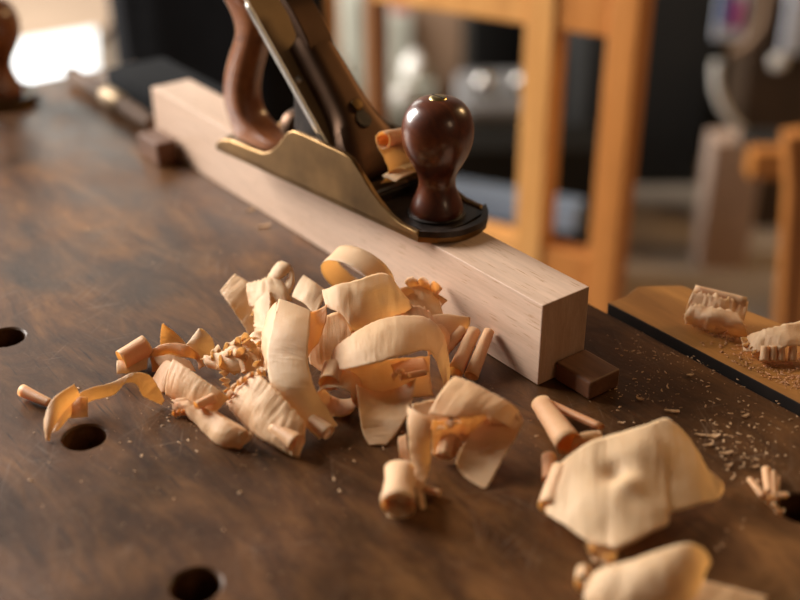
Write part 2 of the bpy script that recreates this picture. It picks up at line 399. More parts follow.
    def bx_(s0, s1, y0, y1, n0, n1, bm=None):
        bm = bm or bmesh.new()
        vs = add_box(bm, s0, s1, y0, y1, n0, n1)
        return bm
    def bed(bm, x0=-0.0711):
        for v in bm.verts:
            s, y, n_ = v.co; v.co = (x0 - Q * s + Q * n_, y, Q * s + Q * n_)
        return bm
    # frog
    bm = bmesh.new()
    add_prism(bm, [(-0.083, 0.0047), (-0.165, 0.0047), (-0.165, 0.012), (-0.150, 0.020), (-0.1475, 0.066), (-0.1400, 0.0635), (-0.084, 0.0075)], -0.020, 0.020, 'y')
    obj('frog', bm, MAT['iron'], t, smooth=0, bevel=0.0015)
    # cutting iron with rounded top
    bm = bmesh.new()
    pts = [(0.002, -0.0255), (0.172, -0.0255), (0.184, -0.020), (0.190, -0.010), (0.192, 0), (0.190, 0.010), (0.184, 0.020), (0.172, 0.0255), (0.002, 0.0255)]
    add_prism(bm, pts, 0.0, 0.0038); obj('blade', bed(bm), MAT['steel'], t, smooth=0, bevel=0.0004)
    # cap iron with the hump near the edge
    bm = bmesh.new(); prev = None
    for s, n_ in ((0.006, 0.0040), (0.012, 0.0085), (0.020, 0.0100), (0.030, 0.0085), (0.042, 0.0068), (0.120, 0.0068), (0.186, 0.0066)):
        cur = [bm.verts.new((s, y, z)) for y, z in ((-0.0250, 0.0038), (0.0250, 0.0038), (0.0250, n_), (-0.0250, n_))]
        if prev:
            for k in range(4): bm.faces.new((prev[k], prev[(k + 1) % 4], cur[(k + 1) % 4], cur[k]))
        else: bm.faces.new(cur)
        prev = cur
    bm.faces.new(prev[::-1]); obj('cap_iron', bed(bm), MAT['steel_dull'], t, smooth=30, bevel=0.0004)
    # lever cap: tapering plate with a keyhole, shoulders curled over at the mouth end
    bm = bmesh.new()
    st = [(0.012, 0.0240, 0.0130), (0.018, 0.0248, 0.0190), (0.028, 0.0246, 0.0225), (0.042, 0.0235, 0.0240), (0.052, 0.0205, 0.0248), (0.066, 0.0165, 0.0255), (0.090, 0.0150, 0.0262), (0.118, 0.0142, 0.0262), (0.130, 0.0135, 0.0245)]
    st = [tuple(p) for p in crom(st, 4)]
    prev = None; NY = 10
    for s, hw, n_ in st:
        ringv = []
        for k in range(NY + 1):
            y = -hw + 2 * hw * k / NY; e = 1 - abs(y / hw) ** 6
            ringv.append(bm.verts.new((s, y, 0.0072 + (n_ - 0.0072) * (0.72 + 0.28 * e))))
        ringv += [bm.verts.new((s, hw, 0.0069)), bm.verts.new((s, -hw, 0.0069))]
        if prev:
            L_ = len(ringv)
            for k in range(L_): bm.faces.new((prev[k], prev[(k + 1) % L_], ringv[(k + 1) % L_], ringv[k]))
        else: bm.faces.new(ringv)
        prev = ringv
    bm.faces.new(prev[::-1])
    cap = obj('lever_cap', bed(bm), MAT['bronze_cap'], t, smooth=45)
    # keyhole inlay (a shallow dark recess) and the screw in it
    bm = bmesh.new()
    pts = [(0.050 + 0.0052 * math.cos(a_), 0.0052 * math.sin(a_)) for a_ in [math.radians(d_) for d_ in range(-150, 151, 15)]]
    pts = [(0.0635 - (p[0] - 0.0), p[1]) for p in pts]
    key = [(0.0750 + 0.0050 * math.cos(math.radians(d_)), 0.0050 * math.sin(math.radians(d_))) for d_ in range(140, 401 - 180, 10)]
    hole = [(0.071 + 0.0062 * math.cos(math.radians(d_)), 0.0062 * math.sin(math.radians(d_))) for d_ in range(40, 321, 14)] + [(0.084, -0.0036), (0.0872, 0.0), (0.084, 0.0036)]
    add_prism(bm, [(p[0] - 0.017, p[1]) for p in hole], 0.0245, 0.02595); obj('keyhole', bed(bm), MAT['iron'], cap, smooth=0)
    bm = bmesh.new(); add_lathe(bm, [(0.0044, 0.0250), (0.0048, 0.0272), (0.0040, 0.0281), (0.001, 0.0283)], 20, (0.0655, 0.0, 0)); obj('cap_screw', bed(bm), MAT['bronze'], cap, smooth=40)
    # cam lever
    bm = bmesh.new()
    pr2 = [(0.126, 0.0192), (0.134, 0.0215), (0.144, 0.0225), (0.158, 0.0230), (0.170, 0.0215), (0.176, 0.0185), (0.172, 0.0160), (0.158, 0.0165), (0.144, 0.0130), (0.141, 0.0090), (0.134, 0.0090), (0.128, 0.0150)]
    pr2 = [(a - 0.010, b + 0.006) for a, b in pr2]; a_ = [bm.verts.new((s, -0.0115, n_)) for s, n_ in pr2]; c_ = [bm.verts.new((s, 0.0115, n_)) for s, n_ in pr2]
    bm.faces.new(a_); bm.faces.new(c_[::-1])
    for i in range(len(pr2)): bm.faces.new((a_[i], a_[(i + 1) % len(pr2)], c_[(i + 1) % len(pr2)], c_[i]))
    obj('cam_lever', bed(bm), MAT['bronze_cap'], cap, smooth=50, bevel=0.001)
    # lateral lever and depth adjuster behind the blade
    bm = bmesh.new(); add_box(bm, 0.120, 0.176, -0.004, 0.004, -0.0045, -0.0025); add_box(bm, 0.170, 0.174, -0.010, 0.010, -0.0100, -0.0025)
    obj('lateral_lever', bed(bm), MAT['steel'], t, smooth=0, bevel=0.0006)
    bm = bmesh.new(); add_lathe(bm, [(0.004, -0.0118), (0.004, -0.004), (0.0125, -0.004), (0.0132, -0.002), (0.0132, 0.004), (0.0125, 0.006), (0.004, 0.006)], 32)
    bm.transform(Matrix.Translation((-0.172, 0, 0.030)) @ Matrix.Rotation(math.radians(90), 4, 'Y')); obj('depth_wheel', bm, MAT['bronze_cap'], t, smooth=40)
    bm = tube([(-0.165, 0, 0.030), (-0.148, 0, 0.030)], 0.003, 12); obj('adjuster_stud', bm, MAT['steel'], t, smooth=40)
    bm = bmesh.new(); add_lathe(bm, [(0.0024, 0.0068), (0.0026, 0.0090), (0.001, 0.0096)], 16, (0.104, -0.0205, 0)); obj('cap_iron_screw', bed(bm), MAT['steel'], t, smooth=40)
    return t
plane = make_plane('bronze bodied hand plane with rosewood knob and handle standing on the beech beam', PO, PANG)
# a second plane at the far left end of the bench, mostly outside the view
kp = W(3, 101, 0.0) + Vector((0, 0, 0.0006))
a2 = math.radians(12)
make_plane('second plane at the far end of the bench, only its wooden knob in view', kp - Vector((math.cos(a2), math.sin(a2), 0)) * (-0.0155), a2, 1.22, 'tote')

# ------------------------------------------------------------------ shavings
def add_strip(bm, secs, bulge=0.0, n=6, m=10, wr=0.0006, seed=0, rag=0.0, dents=()):
    """sheet through pairs of edge points; bulge arches it across, wr crumples it, rag tears its edges"""
    uvl = bm.loops.layers.uv.verify()
    L = crom([s[0] for s in secs], n); R = crom([s[1] for s in secs], n)
    bl_ = [s[2] if len(s) > 2 else bulge for s in secs]
    N_ = len(L); grid = []; wid = max(0.1, sum((b_ - a_).length for a_, b_ in zip(L, R)) / N_ / 0.02)
    for i in range(N_):
        f = i / n; k = min(int(f), len(bl_) - 2) if len(bl_) > 1 else 0
        bg = bl_[k] + (bl_[min(k + 1, len(bl_) - 1)] - bl_[k]) * (f - k)
        t = L[min(i + 1, N_ - 1)] + R[min(i + 1, N_ - 1)] - L[max(i - 1, 0)] - R[max(i - 1, 0)]
        ac = R[i] - L[i]; nn = ac.cross(t)
        nn = nn.normalized() if nn.length > 1e-9 else Vector((0, 0, 1))
        if nn.z < 0: nn = -nn
        row = []
        for j in range(m + 1):
            v = j / m; rv = v
            if rag:
                r_ = rag * noise.noise(Vector((i * 0.9 + seed, seed * 3.1 + (j > m / 2) * 9, 0.3)))
                if j == 0: rv = v - abs(r_)
                if j == m: rv = v + abs(r_)
            p = L[i] + ac * rv + nn * (bg * (1 - (2 * v - 1) ** 2))
            q = p * 90 + Vector((seed, 0, 0))
            cr = noise.noise(Vector((i * 7.0 / n * 0.55 + seed, v * 1.3, seed)))
            rp = noise.noise(Vector((i * 7.0 / n * 1.9 + seed, v * 3.0, 4 + seed))) + 0.6 * noise.noise(Vector((i * 7.0 / n * 4.1, v * 5.0 + seed, 1)))
            edge = abs(2 * v - 1) ** 6
            p = p + nn * (wr * (0.8 * noise.noise(q) + 0.4 * (0.35 - abs(cr) * 1.4)) + min(wr, 0.0008) * rp * (0.16 + 0.40 * edge))
            if 0 < i < N_ - 1: p = p + ac.normalized() * (0.0005 * edge * (1 if v > .5 else -1) * noise.noise(Vector((i * 2.3, seed, v * 9))))
            for dc, amp_, rad_ in dents:
                p = p + nn * amp_ * math.exp(-((p - dc).length / rad_) ** 2)
            if p.z < 0.0005: p.z = 0.0005
            row.append(bm.verts.new(p))
        grid.append(row)
    for i in range(N_ - 1):
        for j in range(m):
            fc = bm.faces.new((grid[i][j], grid[i][j + 1], grid[i + 1][j + 1], grid[i + 1][j]))
            for lp, (a, b_) in zip(fc.loops, ((i, j), (i, j + 1), (i + 1, j + 1), (i + 1, j))):
                lp[uvl].uv = (a / n * 0.35 + seed * 0.37, b_ / m * wid)
def add_roll(bm, A, B_, r0, r1=None, turns=1.6, gap=0.12, start=0.0, seed=0, wr=0.0003, oval=1.0, m=8, seg=22, rag=0.0):
    """a rolled shaving: spiral about the axis A-B"""
    uvl = bm.loops.layers.uv.verify()
    r1 = r0 if r1 is None else r1
    A, B_ = Vector(A), Vector(B_); ax = (B_ - A).normalized()
    up = Vector((0, 0, 1)) - ax * ax.z
    up = up.normalized() if up.length > 0.05 else ax.orthogonal().normalized()
    sd = ax.cross(up); K = max(6, int(seg * turns)); grid = []
    for i in range(K + 1):
        th = start + 2 * PI * turns * i / K; sc = 1 - gap * turns * (1 - i / K)
        row = []
        for j in range(m + 1):
            v = j / m; r = (r0 + (r1 - r0) * v) * sc
            vv = v
            if rag and j in (0, m): vv = v + (1 if j else -1) * rag * abs(noise.noise(Vector((i * 0.8, seed, j))))
            p = A + (B_ - A) * vv + r * (math.cos(th) * up * oval + math.sin(th) * sd)
            p += (math.cos(th) * up + math.sin(th) * sd) * wr * noise.noise(p * 110 + Vector((seed, 0, 0)))
            if p.z < 0.0004: p.z = 0.0004
            row.append(bm.verts.new(p))
        grid.append(row)
    for i in range(K):
        for j in range(m):
            fc = bm.faces.new((grid[i][j], grid[i][j + 1], grid[i + 1][j + 1], grid[i + 1][j]))
            for lp, (a, b_) in zip(fc.loops, ((i, j), (i, j + 1), (i + 1, j + 1), (i + 1, j))):
                lp[uvl].uv = (a / K * turns * 6.28 * max(r0, r1) / 0.06 + seed * 0.29, b_ / m * (B_ - A).length / 0.02)
def add_frill(bm, path, w, amp, waves, seed=0, axis=Vector((0, 0, 1))):
    """torn ruffle: one edge follows the path, the other sways from side to side"""
    K = 11; P = crom(path, max(6, int(waves * K / max(1, len(path) - 1)))); secs = []
    for i, p in enumerate(P):
        t = (P[min(i + 1, len(P) - 1)] - P[max(i - 1, 0)]).normalized()
        s_ = t.cross(axis); s_ = s_.normalized() if s_.length > 1e-6 else Vector((1, 0, 0))
        ph = 2 * PI * (i / K + 0.35 * noise.noise(Vector((i * 0.07, seed, 1)))) + seed
        sw = 1.15 * math.sin(ph) * (0.7 + 0.5 * noise.noise(Vector((i * 0.11, seed, 3))))
        d = (axis * math.cos(sw) + s_ * math.sin(sw)).normalized()
        ww = w * (0.85 + 0.5 * noise.noise(Vector((i * 0.19, seed, 5))))
        base = p + s_ * amp * 0.5 * math.sin(ph * 0.5 + 1) - axis * w * 0.25
        secs.append((base - d * ww * 0.15, base + d * ww + t * amp * 0.6 * math.cos(ph)))
    add_strip(bm, secs, amp * 0.3, 1, 6, amp * 0.08, seed, 0.0)
NSH = [0]
def shaving(label, fill, mat=0, group='shavings on the workbench', cat='wood shaving', name='wood_shaving', thick=0.00016, smooth=True):
    bm = bmesh.new(); fill(bm); NSH[0] += 1
    c = Vector((0, 0, 0)); zmin = min(v.co.z for v in bm.verts)
    for v in bm.verts: c += v.co
    c /= len(bm.verts); c.z = zmin
    bmesh.ops.translate(bm, verts=bm.verts, vec=-c)
    me = bpy.data.meshes.new(name); bm.to_mesh(me); bm.free(); me.materials.append(SH[mat])
    me.polygons.foreach_set('use_smooth', [True] * len(me.polygons))
    o = bpy.data.objects.new(name, me); o.location = c; link(o)
    md = o.modifiers.new('thickness', 'SOLIDIFY'); md.thickness = thick; md.offset = 0
    return tag(o, label, cat, group)
def sec(*q):                   # ((px,py,mm),(px,py,mm)[,bulge mm]) pairs -> sheet sections
    return [(wm(*s[0]), wm(*s[1])) + ((s[2] / 1000.0,) if len(s) > 2 else ()) for s in q]
sd = [0]
def strip(bm, *q, bulge=0.0, wr=0.7, rag=0.0, n=12, m=18, dents=()):
    sd[0] += 1; add_strip(bm, sec(*q), bulge / 1000, n, m, wr / 1000, sd[0] * 1.7, rag, [(wm(*c), a / 1000, r / 1000) for c, a, r in dents])
def roll(bm, a, b, r0, r1=None, turns=1.6, **k):
    sd[0] += 1; add_roll(bm, wm(*a), wm(*b), r0 / 1000, None if r1 is None else r1 / 1000, turns, seed=sd[0] * 1.3, **k)
def frill(bm, path, w, amp, waves, axis=Vector((0, 0, 1))):
    sd[0] += 1; add_frill(bm, [wm(*p) for p in path], w / 1350, amp / 1100, waves * 0.85, sd[0] * 2.1, axis)

def f(bm):
    roll(bm, (22, 390, 6), (52, 404, 4), 4.4, 3.0, 1.7, gap=0.2)
    strip(bm, ((46, 441, 1), (49, 441, 1)), ((44, 420, 8), (53, 430, 5)), ((53, 399, 15), (64, 412, 7)), ((74, 384, 19), (80, 396, 11)), bulge=1.5)
    strip(bm, ((50, 434, 1), (58, 431, 1)), ((62, 410, 7), (74, 413, 3)), ((83, 391, 11), (92, 401, 5)), ((113, 382, 14), (114, 395, 7)), ((132, 373, 19), (126, 383, 14)), ((147, 374, 18), (137, 385, 13)), ((156, 383, 13), (143, 396, 7)), ((165, 400, 4), (162, 405, 1)), bulge=0.6)
    strip(bm, ((66, 419, 1), (88, 417, 1)), ((69, 407, 6), (88, 406, 6)), ((74, 397, 10), (88, 397, 10)), bulge=1)
shaving('long twisted shaving trailing off to the left beside a dog hole', f, 0)
def f(bm):
    roll(bm, (121, 360, 8), (147, 345, 12), 7.2, 8.2, 1.5, gap=0.16, start=0.5)
    strip(bm, ((117, 361, 5), (117, 374, 1)), ((130, 358, 7), (130, 373, 1)), ((149, 352, 9), (147, 369, 2)), bulge=1)
shaving('rounded curl standing at the left end of the pile', f, 0)
def f(bm): strip(bm, ((162, 324, 24), (163.5, 324, 24)), ((160.5, 334, 18), (176, 333, 18)), ((160, 346, 12), (187, 346, 12)), ((161, 356, 6), (188, 358, 5)), bulge=-2.5)
shaving('pointed upright petal-like shaving at the back left of the pile', f, 0)
def f(bm): strip(bm, ((198, 329, 25), (203, 329, 25)), ((190, 340, 19), (212, 338, 21)), ((185, 348, 13), (215, 350, 14)), ((196, 358, 7), (212, 361, 7)), bulge=2)
shaving('half-round upright shaving just right of the pointed one', f, 1)
def f(bm):
    strip(bm, ((149, 351, 10), (154, 359, 6)), ((164, 344, 16), (170, 353, 11)), ((183, 344, 17), (186, 357, 11)), ((197, 353, 12), (196, 360, 8)), ((205, 366, 6), (199, 370, 4)), bulge=1)
    strip(bm, ((150, 357, 6), (152, 372, 1)), ((158, 358, 7), (162, 372, 1)), bulge=-1)
    strip(bm, ((153, 357, 9), (160, 367, 6)), ((172, 355, 11), (176, 366, 8)), ((190, 361, 8), (196, 372, 5)), bulge=.6)
shaving('narrow arched shaving bridging the left part of the pile', f, 2)
def f(bm): strip(bm, ((151, 381, 1), (166, 360, 12)), ((161, 392, 1), (172, 362, 14)), ((172, 394, 2), (180, 370, 12)), ((178, 412, 1), (188, 388, 9)), bulge=1)
shaving('small tilted flake under the arched shaving', f, 2)
def f(bm):
    strip(bm, ((173, 359, 22), (166, 395, 5), 2), ((185, 366, 22), (177, 401, 4), 3), ((203, 379, 20), (192, 409, 4), 3), ((219, 390, 17), (207, 414, 5), 2), ((229, 398, 13), (216, 413, 6), 1), wr=0.9)
    strip(bm, ((186, 398, 14), (171, 400, 3), 1), ((210, 410, 13), (194, 423, 1), 2), ((234, 424, 13), (218, 445, 1), 2.5), ((253, 434, 10), (241, 449, 1), 2), wr=1.2)
    roll(bm, (214, 416, 7), (246, 437, 7), 3.6, 4.6, 1.7)
    roll(bm, (196, 406, 15), (214, 398, 15), 3.0, 3.4, 1.3)
shaving('folded pale sheet with a rolled lower edge at the front left of the pile', f, 0)
def f(bm):
    frill(bm, [(205, 362, 12), (220, 352, 18), (238, 343, 24), (250, 342, 26), (254, 356, 20)], 9, 2.6, 7)
    frill(bm, [(215, 366, 14), (232, 356, 20), (246, 358, 20), (240, 372, 14)], 9, 2.4, 6)
    strip(bm, ((200, 360, 12), (206, 366, 8)), ((222, 352, 20), (228, 372, 12)), ((244, 344, 24), (252, 372, 14)), ((262, 350, 20), (262, 382, 12)), bulge=2, rag=0.25, wr=1.2)
    frill(bm, [(222, 372, 12), (226, 384, 9), (230, 396, 6)], 7, 2, 5)
shaving('lacy ragged shaving with a frilled edge in the left middle of the pile', f, 1)
def f(bm):
    strip(bm, ((248, 374, 22), (226, 402, 6), 1), ((262, 378, 26), (238, 418, 4), 2), ((278, 392, 24), (254, 434, 3), 3), ((292, 408, 19), (274, 446, 3), 3), ((304, 422, 14), (292, 455, 2), 2), ((305, 432, 8), (300, 457, 1), 1), wr=1.5, rag=0.06)
    frill(bm, [(228, 400, 9), (238, 384, 18), (254, 376, 24), (266, 374, 24)], 6, 2, 8)
    roll(bm, (274, 428, 8), (298, 444, 7), 5, 6, 1.3)
shaving('broad crumpled sheet with a ragged back edge at the pile front', f, 0)
def f(bm):
    strip(bm, ((279, 299, 47), (311, 311, 45), 1), ((272, 325, 42), (309, 336, 41), 2), ((267, 354, 33), (308, 360, 33), 2), ((272, 388, 23), (314, 386, 24), 3), ((294, 415, 11), (327, 408, 12), 4), ((319, 440, 1), (338, 426, 3), 3), wr=0.7)
    roll(bm, (312, 420, 8), (329, 433, 5), 4.5, 5.0, 1.2)
    strip(bm, ((268, 312, 38), (277, 302, 46)), ((262, 340, 30), (272, 330, 40)), ((266, 372, 20), (268, 355, 32)), bulge=.5, rag=0.3)
shaving('tall smooth strip draped down the middle front of the pile', f, 1)
def f(bm): strip(bm, ((309, 312, 43), (327, 304, 42)), ((307, 336, 38), (326, 322, 37)), ((308, 362, 26), (318, 344, 29)), bulge=-2)
shaving('short folded flap leaning behind the tall smooth strip', f, 2)
def f(bm): strip(bm, ((220, 291, 20), (235, 274, 25), .5), ((229, 304, 16), (249, 284, 23), 1), ((240, 320, 8), (257, 304, 15), 1), ((249, 335, 1), (263, 330, 3), .5))
shaving('flat tongue-shaped shaving hanging at the back left of the pile', f, 0)
def f(bm):
    strip(bm, ((247, 284, 26), (250, 306, 17), 1), ((262, 280, 31), (266, 308, 22), 3), ((274, 276, 33), (284, 302, 26), 2), ((284, 284, 30), (292, 300, 26), 1), wr=1.5, rag=0.12)
    strip(bm, ((268, 276, 32), (274, 284, 30), 1), ((276, 264, 39), (284, 276, 35), 2), ((284, 262, 40), (293, 272, 36), 2), ((290, 272, 36), (294, 284, 31), 1), ((284, 286, 30), (290, 294, 27), 1), wr=1.2, rag=0.15)
    strip(bm, ((256, 296, 24), (270, 292, 30), 1), ((254, 316, 17), (270, 312, 25), 2), ((256, 338, 10), (270, 334, 19), 1), ((262, 360, 6), (272, 352, 15), 0), wr=1.1, rag=0.2)
    frill(bm, [(250, 300, 18), (256, 322, 13), (260, 345, 12)], 6, 1.8, 5)
shaving('white crumpled shaving at the back of the pile left of the ring', f, 1)
def f(bm): strip(bm, ((292, 297, 28), (304, 275, 36)), ((303, 303, 29), (315, 282, 36)), ((316, 316, 26), (328, 292, 32)), bulge=1.5)
shaving('short white-tipped piece sticking up left of the ring', f, 1)
def f(bm):
    frill(bm, [(254, 340, 20), (262, 352, 20), (258, 366, 18), (266, 378, 20)], 7, 2.0, 5)
    strip(bm, ((250, 336, 20), (262, 332, 22)), ((252, 352, 17), (268, 350, 20)), ((260, 372, 14), (272, 370, 20)), bulge=1.5, rag=0.3, wr=1.3)
shaving('small torn curl squeezed between the lacy shaving and the tall strip', f, 1)
def f(bm):
    strip(bm, ((172, 404, 5), (174, 416, 1)), ((182, 404, 6), (185, 415, 1)), ((198, 410, 5), (204, 420, 1)), bulge=1, rag=.3)
    frill(bm, [(173, 414, 2), (184, 413, 3), (196, 418, 2)], 4, 1.2, 5)
shaving('small amber scrap peeping out under the folded pale sheet', f, 2)
def f(bm):
    strip(bm, ((396, 318, 30), (400, 340, 24)), ((414, 306, 33), (420, 336, 25)), ((430, 312, 29), (436, 340, 20)), bulge=2, wr=1.2, rag=.15)
    strip(bm, ((414, 330, 26), (420, 350, 18)), ((432, 326, 25), (440, 350, 16)), ((450, 322, 20), (456, 340, 13)), bulge=1.5, wr=1)
shaving('creased shaving filling the gap between the arched sheet and the beam', f, 0)
# the ring: a band bent into an open loop
def ring(bm, c, axis, rx, rz_, width, a0, a1, K=44, tilt=0.0, flare=0.0, m=6, wr=0.5):
    uvl = bm.loops.layers.uv.verify()
    c = wm(*c); ax = Vector(axis).normalized(); sdv = ax.cross(Vector((0, 0, 1))).normalized(); up = sdv.cross(ax)
    secs = []
    for i in range(K + 1):
        th = a0 + (a1 - a0) * i / K; e = sdv * rx * math.cos(th) + up * rz_ * math.sin(th)
        g = 1 + flare * math.sin(th)
        sh = ax * (tilt * (i / K - 0.5))
        secs.append(((c + e + sh - ax * width / 2) , (c + e * g + sh + ax * width / 2)))
    sd[0] += 1; add_strip(bm, secs, 0, 1, m, wr / 1000, sd[0])
def f(bm):
    ring(bm, (358, 275, 37), (0.58, 0.78, 0.30), 0.0262, 0.0185, 0.017, -0.5, 5.6, tilt=0.004)
shaving('open ring-shaped curl on top of the pile against the beam', f, 1)
def f(bm):
    strip(bm, ((322, 290, 44), (326, 307, 40), 1), ((338, 285, 50), (342, 315, 40), 3), ((360, 279, 52), (358, 333, 32), 4), ((384, 273, 50), (386, 325, 31), 4), ((399, 288, 42), (411, 314, 30), 2), ((404, 300, 36), (416, 320, 27), 1), wr=1.2, m=24)
    strip(bm, ((342, 312, 40), (352, 336, 28)), ((356, 324, 34), (356, 337, 26)), bulge=.5)
shaving('wrinkled broad sheet with a crease on top of the pile below the ring', f, 1)
def f(bm):
    strip(bm, ((333, 350, 28), (331, 371, 24), 1), ((352, 334, 38), (356, 367, 32), 2), ((378, 320, 42), (380, 362, 36), 3), ((405, 316, 41), (406, 355, 36), 3), ((428, 318, 35), (429, 351, 30), 2), ((444, 336, 24), (439, 370, 19), 1), ((450, 364, 9), (446, 400, 2), 1), wr=0.8, m=22)
shaving('large arched sheet in the middle of the pile, bent down at its right', f, 1)
def f(bm):
    strip(bm, ((352, 366, 24), (352, 394, 10)), ((372, 362, 25), (376, 400, 9)), ((400, 358, 23), (404, 398, 8)), ((430, 356, 18), (434, 396, 4)), bulge=-2, wr=1)
    strip(bm, ((388, 360, 22), (394, 374, 18)), ((424, 358, 20), (430, 372, 16)), bulge=1)
shaving('hollow inner layer under the large arched sheet', f, 0)
def f(bm):
    strip(bm, ((306, 330, 30), (310, 364, 14)), ((322, 318, 34), (326, 374, 13)), ((340, 312, 36), (342, 376, 13)), ((358, 322, 33), (356, 372, 14)), bulge=2, wr=1.0)
    strip(bm, ((352, 318, 34), (356, 340, 28)), ((380, 316, 34), (380, 330, 30)), ((412, 312, 32), (414, 330, 28)), bulge=1, wr=.8)
shaving('pale sheet half hidden between the tall strip and the arched sheet', f, 0)
def f(bm):
    ring(bm, (339, 393, 12), (0.15, 0.95, 0.0), 0.0125, 0.0110, 0.020, -2.2, 4.6)
    ring(bm, (331, 375, 23), (0.15, 0.95, 0.1), 0.0062, 0.0058, 0.016, -1.2, 5.6)
    frill(bm, [(336, 372, 22), (346, 376, 19), (354, 388, 13)], 7, 1.5, 4)
shaving('double curl showing two round openings at the front of the pile', f, 0)
def f(bm):
    strip(bm, ((356, 384, 20), (416, 378, 20), -9), ((358, 400, 16), (413, 398, 16), -7), ((360, 418, 10), (406, 418, 10), -2), ((363, 434, 4), (396, 434, 4), 0), ((369, 445, 1), (386, 445, 1), 0), wr=0.8, m=22)
    strip(bm, ((349, 382, 18), (357, 386, 18)), ((352, 402, 10), (360, 410, 10)), bulge=.5)
    frill(bm, [(393, 379, 22), (398, 373, 25), (404, 376, 24), (411, 375, 23)], 5, 1.6, 4)
    roll(bm, (400, 377, 20), (426, 372, 20), 2.2, 2.0, 1.4)
shaving('scoop-shaped sheet hanging down at the front right of the pile', f, 0)
def f(bm):
    strip(bm, ((420, 318, 26), (428, 356, 12)), ((440, 314, 26), (440, 350, 13)), ((470, 317, 20), (468, 328, 15)), bulge=1.5)
    roll(bm, (437, 357, 8), (463, 330, 17), 4.4, 4.0, 1.5)
shaving('rolled shaving leaning on the beam, left of the other two rods', f, 0)
def f(bm): roll(bm, (455, 372, 6), (474, 331, 17), 5.4, 4.6, 1.5)
shaving('middle one of three rolled rods leaning against the beam', f, 0)
def f(bm): roll(bm, (471, 376, 5.5), (489, 331, 17), 5.0, 3.8, 1.7)
shaving('rightmost rolled rod leaning against the beam beside the pile', f, 0)
def f(bm):
    frill(bm, [(402, 300, 32), (410, 288, 36), (424, 284, 36), (436, 292, 30), (440, 306, 24)], 11, 2.2, 5)
    strip(bm, ((404, 292, 34), (408, 320, 24)), ((420, 282, 36), (424, 324, 22)), ((436, 294, 28), (446, 330, 18)), bulge=2, wr=1.4, rag=0.15)
shaving('small crumpled frill between the wrinkled sheet and the beam', f, 0)
def f(bm):
    strip(bm, ((455, 376, 36), (429, 413, 29), 3), ((478, 385, 36), (452, 418, 29), 3), ((502, 398, 33), (484, 416, 29), 2), ((516, 408, 29), (504, 424, 26), 1), ((523, 420, 24), (515, 430, 22), 0), wr=1.0)
    strip(bm, ((523, 421, 24), (490, 414, 27), -1), ((518, 434, 19), (474, 430, 20), -2), ((508, 450, 13), (462, 446, 13), -2), ((498, 468, 7), (456, 462, 7), -2), ((487, 487, 1), (462, 474, 2), 0), ((481, 487, 1), (470, 481, 1), 0))
    strip(bm, ((432, 420, 25), (433, 456, 6)), ((452, 420, 24), (452, 458, 5)), ((478, 416, 26), (474, 456, 8)), ((500, 414, 26), (492, 448, 13)), bulge=-2, wr=1.2)
    roll(bm, (444, 457, 6), (452, 424, 17), 5.0, 4.6, 1.9)
    roll(bm, (468, 450, 8), (460, 422, 18), 5.0, 4.6, 1.9)
    roll(bm, (488, 420, 24), (518, 418, 24), 3.4, 4.2, 1.6)
    frill(bm, [(436, 432, 22), (450, 426, 25), (464, 418, 27), (480, 414, 28)], 6, 1.8, 5)
    strip(bm, ((407, 406, 31), (431, 419, 30), 2), ((408, 432, 22), (431, 440, 20), 2), ((411, 462, 10), (430, 466, 8), 1), ((415, 486, 4), (424, 489, 3), 0), ((421, 510, 1), (426, 508, 1), 0))
    strip(bm, ((412, 404, 26), (414, 424, 20)), ((432, 400, 28), (434, 430, 18)), ((448, 400, 28), (450, 430, 18)), bulge=-1)
    roll(bm, (425, 489, 3), (440, 493, 3), 2.0, 1.8, 1.3)
shaving('tent-shaped bundled sheet with rolled tubes inside, in front of the pile', f, 0)
def f(bm): strip(bm, ((398, 437, 8), (400, 458, 1)), ((406, 434, 9), (410, 462, 1)), bulge=2)
shaving('small round flake just left of the tent-shaped bundle', f, 2)
def f(bm):
    roll(bm, (398, 505, 10.5), (399, 470, 10), 10.8, 8.8, 4.6, gap=0.18, wr=0.0014, oval=0.88, rag=0.03)
shaving('tightly rolled stub with a spongy end lying before the pile', f, 1)
def f(bm):
    roll(bm, (541, 403, 8), (570, 444, 9), 6.4, 8.6, 1.5, oval=.9)
    strip(bm, ((574, 436, 12), (570, 450, 6)), ((584, 432, 13), (590, 446, 8)), ((600, 430, 6), (600, 446, 4)), bulge=2, wr=1)
shaving('cone-shaped roll lying behind the big flat sheet', f, 0)
def f(bm): roll(bm, (550, 404, 7), (602, 428, 7), 2.6, 2.6, 2.2)
shaving('thin straight roll lying across the cone-shaped roll', f, 2)
def f(bm): roll(bm, (549, 457, 6), (549, 480, 5), 4.4, 4.0, 1.6)
shaving('short upright roll at the left edge of the big flat sheet', f, 2)
